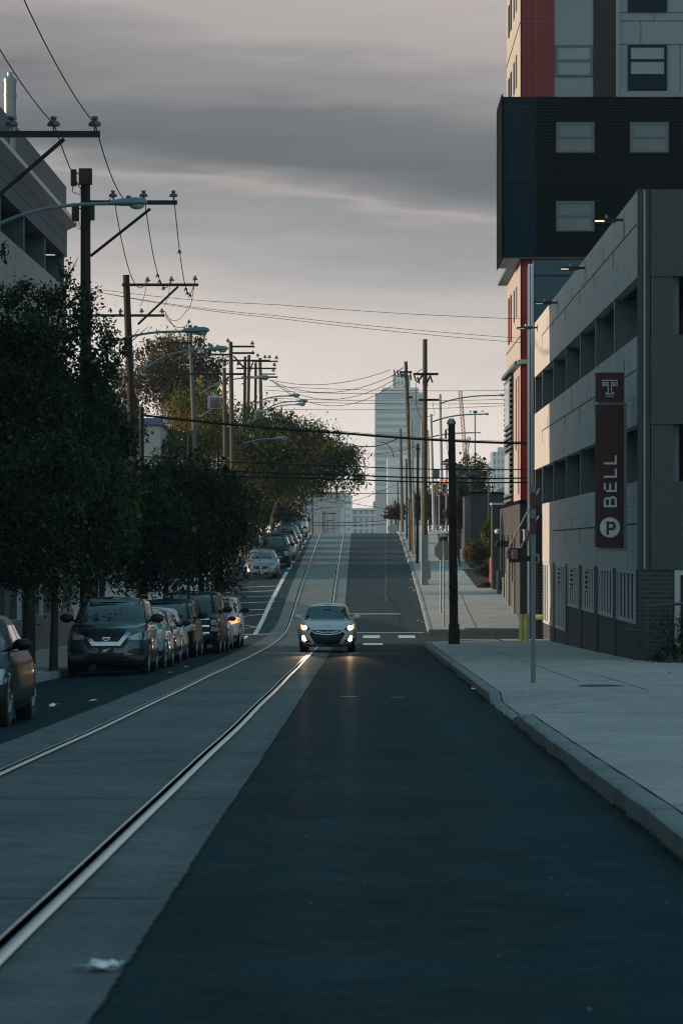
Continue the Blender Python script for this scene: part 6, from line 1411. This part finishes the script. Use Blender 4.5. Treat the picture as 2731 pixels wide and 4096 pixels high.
bush("dark hedge behind the black iron fence", 186, 1062, 1165, 13, 55, [lf_dk, lf_g, lf_b], [4,1,1], 6000, .06, "hedge", "hedge", 9)
bush("green shrub beside the litter bin", 194, 1030, 1180, 11, 14, [lf_g, lf_dk, lf_o], [3,3,.6], 1200, .05, "green_shrub", "shrub", 10)
# ivy mass under the blue railing at the right edge
V = []; M_ = []
for k, (x, z, rx, rz, n) in enumerate(((7.9, -.55, 1.3, .62, 9000), (8.9, -.1, 1.1, .55, 5000), (7.0, -.95, .6, .22, 2500))):
    v, mi = leaves((x, 74.4, z), (rx, .8, rz), n, .035, 30, [lf_dk, lf_dk2, lf_g, lf_rd], [5,3,1,.05], 70+k, shell=.1, cl=.3); V.append(v); M_.append(mi)
V = np.concatenate(V); M_ = np.concatenate(M_); z0 = pz(74, 7); V[:, 2] = np.maximum(V[:, 2], z0)
L = (7.6, 74.4, z0); o = leafobj("ivy_hedge", V, M_, [lf_dk, lf_dk2, lf_g, lf_rd], None, L); o.location = L; tag(o, "dark ivy hedge spilling under the blue-grey railing", "hedge")
b = MB()
for k in range(160): x = random.uniform(6.6, 9.5); dd = random.uniform(72.6, 74); z = pz(dd, x); b.add([(x-.02,dd,z),(x+.02,dd,z),(x+random.uniform(-.12,.12),dd,z+random.uniform(.1,.3))],[(0,1,2)])
tag(origin(b.build("grass_edge", mat("edge_grass", (.07,.085,.07), .9, var=.2), fix=False), (7.6,73.3,z0)), "tufts of grey-green grass at the foot of the ivy hedge", "grass")
# pale octagon beyond the crest
d = 255; L = at(1571, 2115, d); t = T("octagonal_sign", "pale back of a small octagonal sign just past the crest", "sign", L)
b = MB(); r = .40; b.prism([(L[0]+r*math.cos(math.radians(22.5+45*k)), d, L[2]+r*math.sin(math.radians(22.5+45*k))) for k in range(8)], (0,.02,0)); b.build("sign_back", mat("sign_back_pale", (.40,.42,.44), .5, .2, var=.05), t, L)
b = MB(); b.cyl(L[0], d+.05, GZ(d)-.1, L[2], .03, n=6); b.build("post", m_gal, t, L)
d = 150; L = at(758, 2300, d); t = T("arrow_sign", "white diamond shaped road sign half hidden under the dark trees", "sign", L)
b = MB(); r = .22; b.prism([(L[0]-r, d, L[2]), (L[0], d, L[2]-r), (L[0]+r, d, L[2]), (L[0], d, L[2]+r)], (0,.02,0)); b.build("sign_panel", m_white, t, L); b = MB(); b.cyl(L[0], d+.05, GZ(d, LC), L[2], .03, n=6); b.build("post", m_gal, t, L)
# ================================================================== far skyline
def wins(t, L, m, x0, x1, z0, z1, d, nx, nz, fw=.6, fh=.6, o=.15):
    for i in range(nx):
        for j in range(nz):
            cx = x0+(x1-x0)*(i+.5)/nx; cz = z0+(z1-z0)*(j+.5)/nz; w = (x1-x0)/nx*fw/2; h = (z1-z0)/nz*fh/2
            b = MB(); b.box(cx-w, cx+w, d-o, d+.1, cz-h, cz+h); b.build('window', m, t, L)
m_f1 = mat("far_hazed_stone", (.55,.58,.60), .8, var=.05, scale=.05); m_f2 = mat("far_hazed_pale_stone", (.72,.75,.78), .8, var=.05, scale=.05); m_f3 = mat("far_glass", (.16,.20,.23), .3, var=0)  # the pale stone tones carry part of the haze in their colour
m_f0 = mat("far_grey_facade", (.26,.30,.34), .8, var=.05, scale=.05)
d = 2050
t = T("skyscraper", "tall hazy tower with banded floors and a round emblem on its rooftop box", "skyscraper", (XS(1600,d), d, -9)); L = t.location
x0, x1 = XS(1500,d), XS(1692,d); zt = ZS(1573,d)
b = MB(); b.box(x0, x1, d, d+35, -10, zt); b.build("wall", m_f0, t, L)
b = MB(); b.prism([(XS(1518,d),d+1,zt), (XS(1532,d),d+1,ZS(1550,d)), (XS(1674,d),d+1,ZS(1550,d)), (XS(1674,d),d+1,zt)], (0,30,0)); b.build("crown", m_f1, t, L)
b = MB(); b.box(XS(1572,d), XS(1640,d), d+2, d+20, ZS(1550,d), ZS(1500,d)); s = b.build("rooftop_box", mat("far_dark", (.14,.17,.20), .8, var=0), t, L)
b = MB()
cx, cz = XS(1601,d), ZS(1530,d); r = XS(1620,d)-cx
for a0, a1 in ((-60, 235),):
    pts = [(cx+r*.8*math.cos(math.radians(a)), cz+r*.8*math.sin(math.radians(a))) for a in range(a0-20, a1-20, 15)]
stroke(b, [(cx+r*.8*math.cos(math.radians(a)), cz+r*.8*math.sin(math.radians(a))) for a in range(-230, 51, 14)], r*.42, d+1, d+1.9, lambda v: v, lambda v: v)
stroke(b, [(cx-r*.9, cz+r*1.0), (cx+r*.9, cz+r*1.0)], r*.4, d+.9, d+1.8, lambda v: v, lambda v: v); stroke(b, [(cx, cz+r), (cx, cz-r*.2)], r*.4, d+.8, d+1.7, lambda v: v, lambda v: v)
b.build("emblem", m_f2, s, L)
b = MB(); n = 13
for i in range(n): z = ZS(1612+i*29, d); b.box(x0-.3, XS(1640,d), d-.4, d, z, z+(ZS(0,d)-ZS(14,d))); 
b.build("floor_band", m_f1, t, L)
wins(t, L, m_f3, XS(1640,d), XS(1690,d), -5, zt-3, d, 4, 22, .5, .6, .3)
d = 1750
t = T("white_slab_block", "pale square block in haze standing before the tall tower", "building", (XS(1620,d), d, -9)); L = t.location
b = MB(); b.box(XS(1548,d), XS(1700,d), d, d+30, -10, ZS(1830,d)); b.build("wall", m_f2, t, L)
b = MB(); b.box(XS(1604,d), XS(1628,d), d+3, d+10, ZS(1830,d), ZS(1818,d)); b.build("roof_hut", m_f2, t, L)
wins(t, L, m_f1, XS(1552,d), XS(1696,d), 0, ZS(1850,d), d, 11, 8, .35, .5, .2)
d = 1000
t = T("grey_block", "broad plain grey block fading in haze at the end of the street", "building", (XS(1300,d), d, -9)); L = t.location
b = MB(); b.box(XS(1195,d), XS(1378,d), d, d+40, -10, ZS(1972,d)); b.build("wall", mat("far_blockwall", (.36,.38,.41), .8, var=.03, scale=.05), t, L)
b = MB(); b.box(XS(1360,d), XS(1378,d), d-.5, d, -10, ZS(1976,d)); b.build("corner_strip", m_f1, t, L)
b = MB(); b.box(XS(1195,d), XS(1379,d), d-.6, d+40, ZS(1972,d), ZS(1966,d)); b.build("parapet", m_f1, t, L)
d = 1150
t = T("ornate_building", "pale ornate masonry building with tall arched window rows in the haze", "building", (XS(1440,d), d, -9)); L = t.location
b = MB(); b.box(XS(1376,d), XS(1407,d), d-3, d+30, -10, ZS(1985,d)); b.box(XS(1376,d), XS(1402,d), d-3, d+30, ZS(1985,d), ZS(1975,d)); b.build("corner_pavilion", m_f2, t, L)
b = MB(); b.box(XS(1405,d), XS(1502,d), d, d+30, -10, ZS(2034,d)); b.build("wall", m_f2, t, L)
b = MB(); b.box(XS(1403,d), XS(1504,d), d-1, d+30, ZS(2040,d), ZS(2033,d)); b.box(XS(1403,d), XS(1504,d), d-.7, d, ZS(2065,d), ZS(2062,d)); b.build("cornice", m_f2, t, L)
wins(t, L, m_f0, XS(1410,d), XS(1500,d), ZS(2058,d), ZS(2040,d), d, 4, 1, .45, .8, .3); wins(t, L, m_f0, XS(1410,d), XS(1500,d), ZS(2135,d), ZS(2066,d), d, 4, 3, .45, .6, .3); wins(t, L, m_f0, XS(1380,d), XS(1402,d), ZS(2130,d), ZS(1995,d), d-3, 2, 5, .4, .5, .3)
b = MB(); b.box(XS(1492,d), XS(1500,d), d+2, d+6, ZS(2034,d), ZS(2005,d)); b.build("chimney", m_f0, t, L)
d = 1500
t = T("glass_tower", "distant pale glass tower in haze left of the red building", "building", (XS(2000,d), d, -9)); L = t.location
b = MB(); b.box(XS(1968,d), XS(2060,d), d, d+30, -10, ZS(1807,d)); b.build("wall", mat("far_lightglass", (.30,.34,.38), .4, var=0), t, L)
b = MB(); b.box(XS(1990,d), XS(2060,d), d+3, d+20, ZS(1807,d), ZS(1788,d)); b.build("roof_plant", m_f1, t, L)
b = MB()
for i in range(5): x = XS(1970+i*15, d); b.box(x-.4, x+.4, d-.4, d, -5, ZS(1810,d))
for i in range(9): z = ZS(1830+i*32, d); b.box(XS(1968,d), XS(2060,d), d-.41, d, z-.5, z+.5)
b.build("mullion_grid", m_f2, t, L)
d = 420
t = T("gable_house", "grey gabled roof of a distant house showing above the brick wall", "house", (XS(2000,d), d, -9)); L = t.location
b = MB(); b.box(XS(1975,d), XS(2050,d), d, d+10, -9, ZS(1970,d)); b.build("wall", m_f1, t, L)
b = MB(); b.prism([(XS(1970,d), d-.3, ZS(1971,d)), (XS(2015,d), d-.3, ZS(1943,d)), (XS(2060,d), d-.3, ZS(1971,d))], (0,11,0)); b.build("roof", m_f0, t, L)
# crane
d = 1000; m_cr = mat("crane_paint", (.62,.30,.27), .6, var=0)
t = T("tower_crane", "thin red and white lattice crane rising in the haze", "crane", (XS(1860,d), d, -9)); L = t.location
def lattice(b, p, q, w, n):
    p = Vector(p); q = Vector(q); u = (q-p); s = Vector((w/2, 0, 0)); 
    for g in (-1, 1): b.tube([p+s*g, q+s*g], .16, 4)
    for i in range(n):
        a = p+u*(i/n); c = p+u*((i+1)/n); g = 1 if i % 2 else -1; b.tube([a+s*g, c-s*g], .10, 4)
b = MB(); lattice(b, (XS(1858,d), d, -9), (XS(1860,d), d, ZS(1838,d)), 1.3, 30); b.build("mast", m_cr, t, L)
b = MB(); lattice(b, (XS(1860,d), d, ZS(1830,d)), (XS(1839,d), d, ZS(1562,d)), .9, 34); b.build("jib", m_cr, t, L)
b = MB(); lattice(b, (XS(1862,d), d, ZS(1825,d)), (XS(1875,d), d, ZS(1748,d)), .8, 10); b.build("back_mast", m_cr, t, L)
b = MB(); b.box(XS(1864,d), XS(1878,d), d, d+2, ZS(1842,d), ZS(1818,d)); b.build("counterweight", m_f0, t, L)
b = MB(); b.box(XS(1855,d), XS(1866,d), d-1, d+1, ZS(1850,d), ZS(1828,d)); b.build("cab", m_cr, t, L)
# air
m = bpy.data.materials.new("haze"); m.use_nodes = True; n = m.node_tree.nodes; n.clear()
pv = n.new("ShaderNodeVolumePrincipled"); pv.inputs["Color"].default_value = (.74,.91,1,1); pv.inputs["Density"].default_value = HAZE; pv.inputs["Anisotropy"].default_value = 0
ou = n.new("ShaderNodeOutputMaterial"); m.node_tree.links.new(pv.outputs[0], ou.inputs["Volume"])
b = MB(); b.box(-430, 430, -45, 2200, -11, ZS(1490, 2050)+6); o = b.build("haze", m); o['kind'] = 'stuff'; o.display_type = 'WIRE'
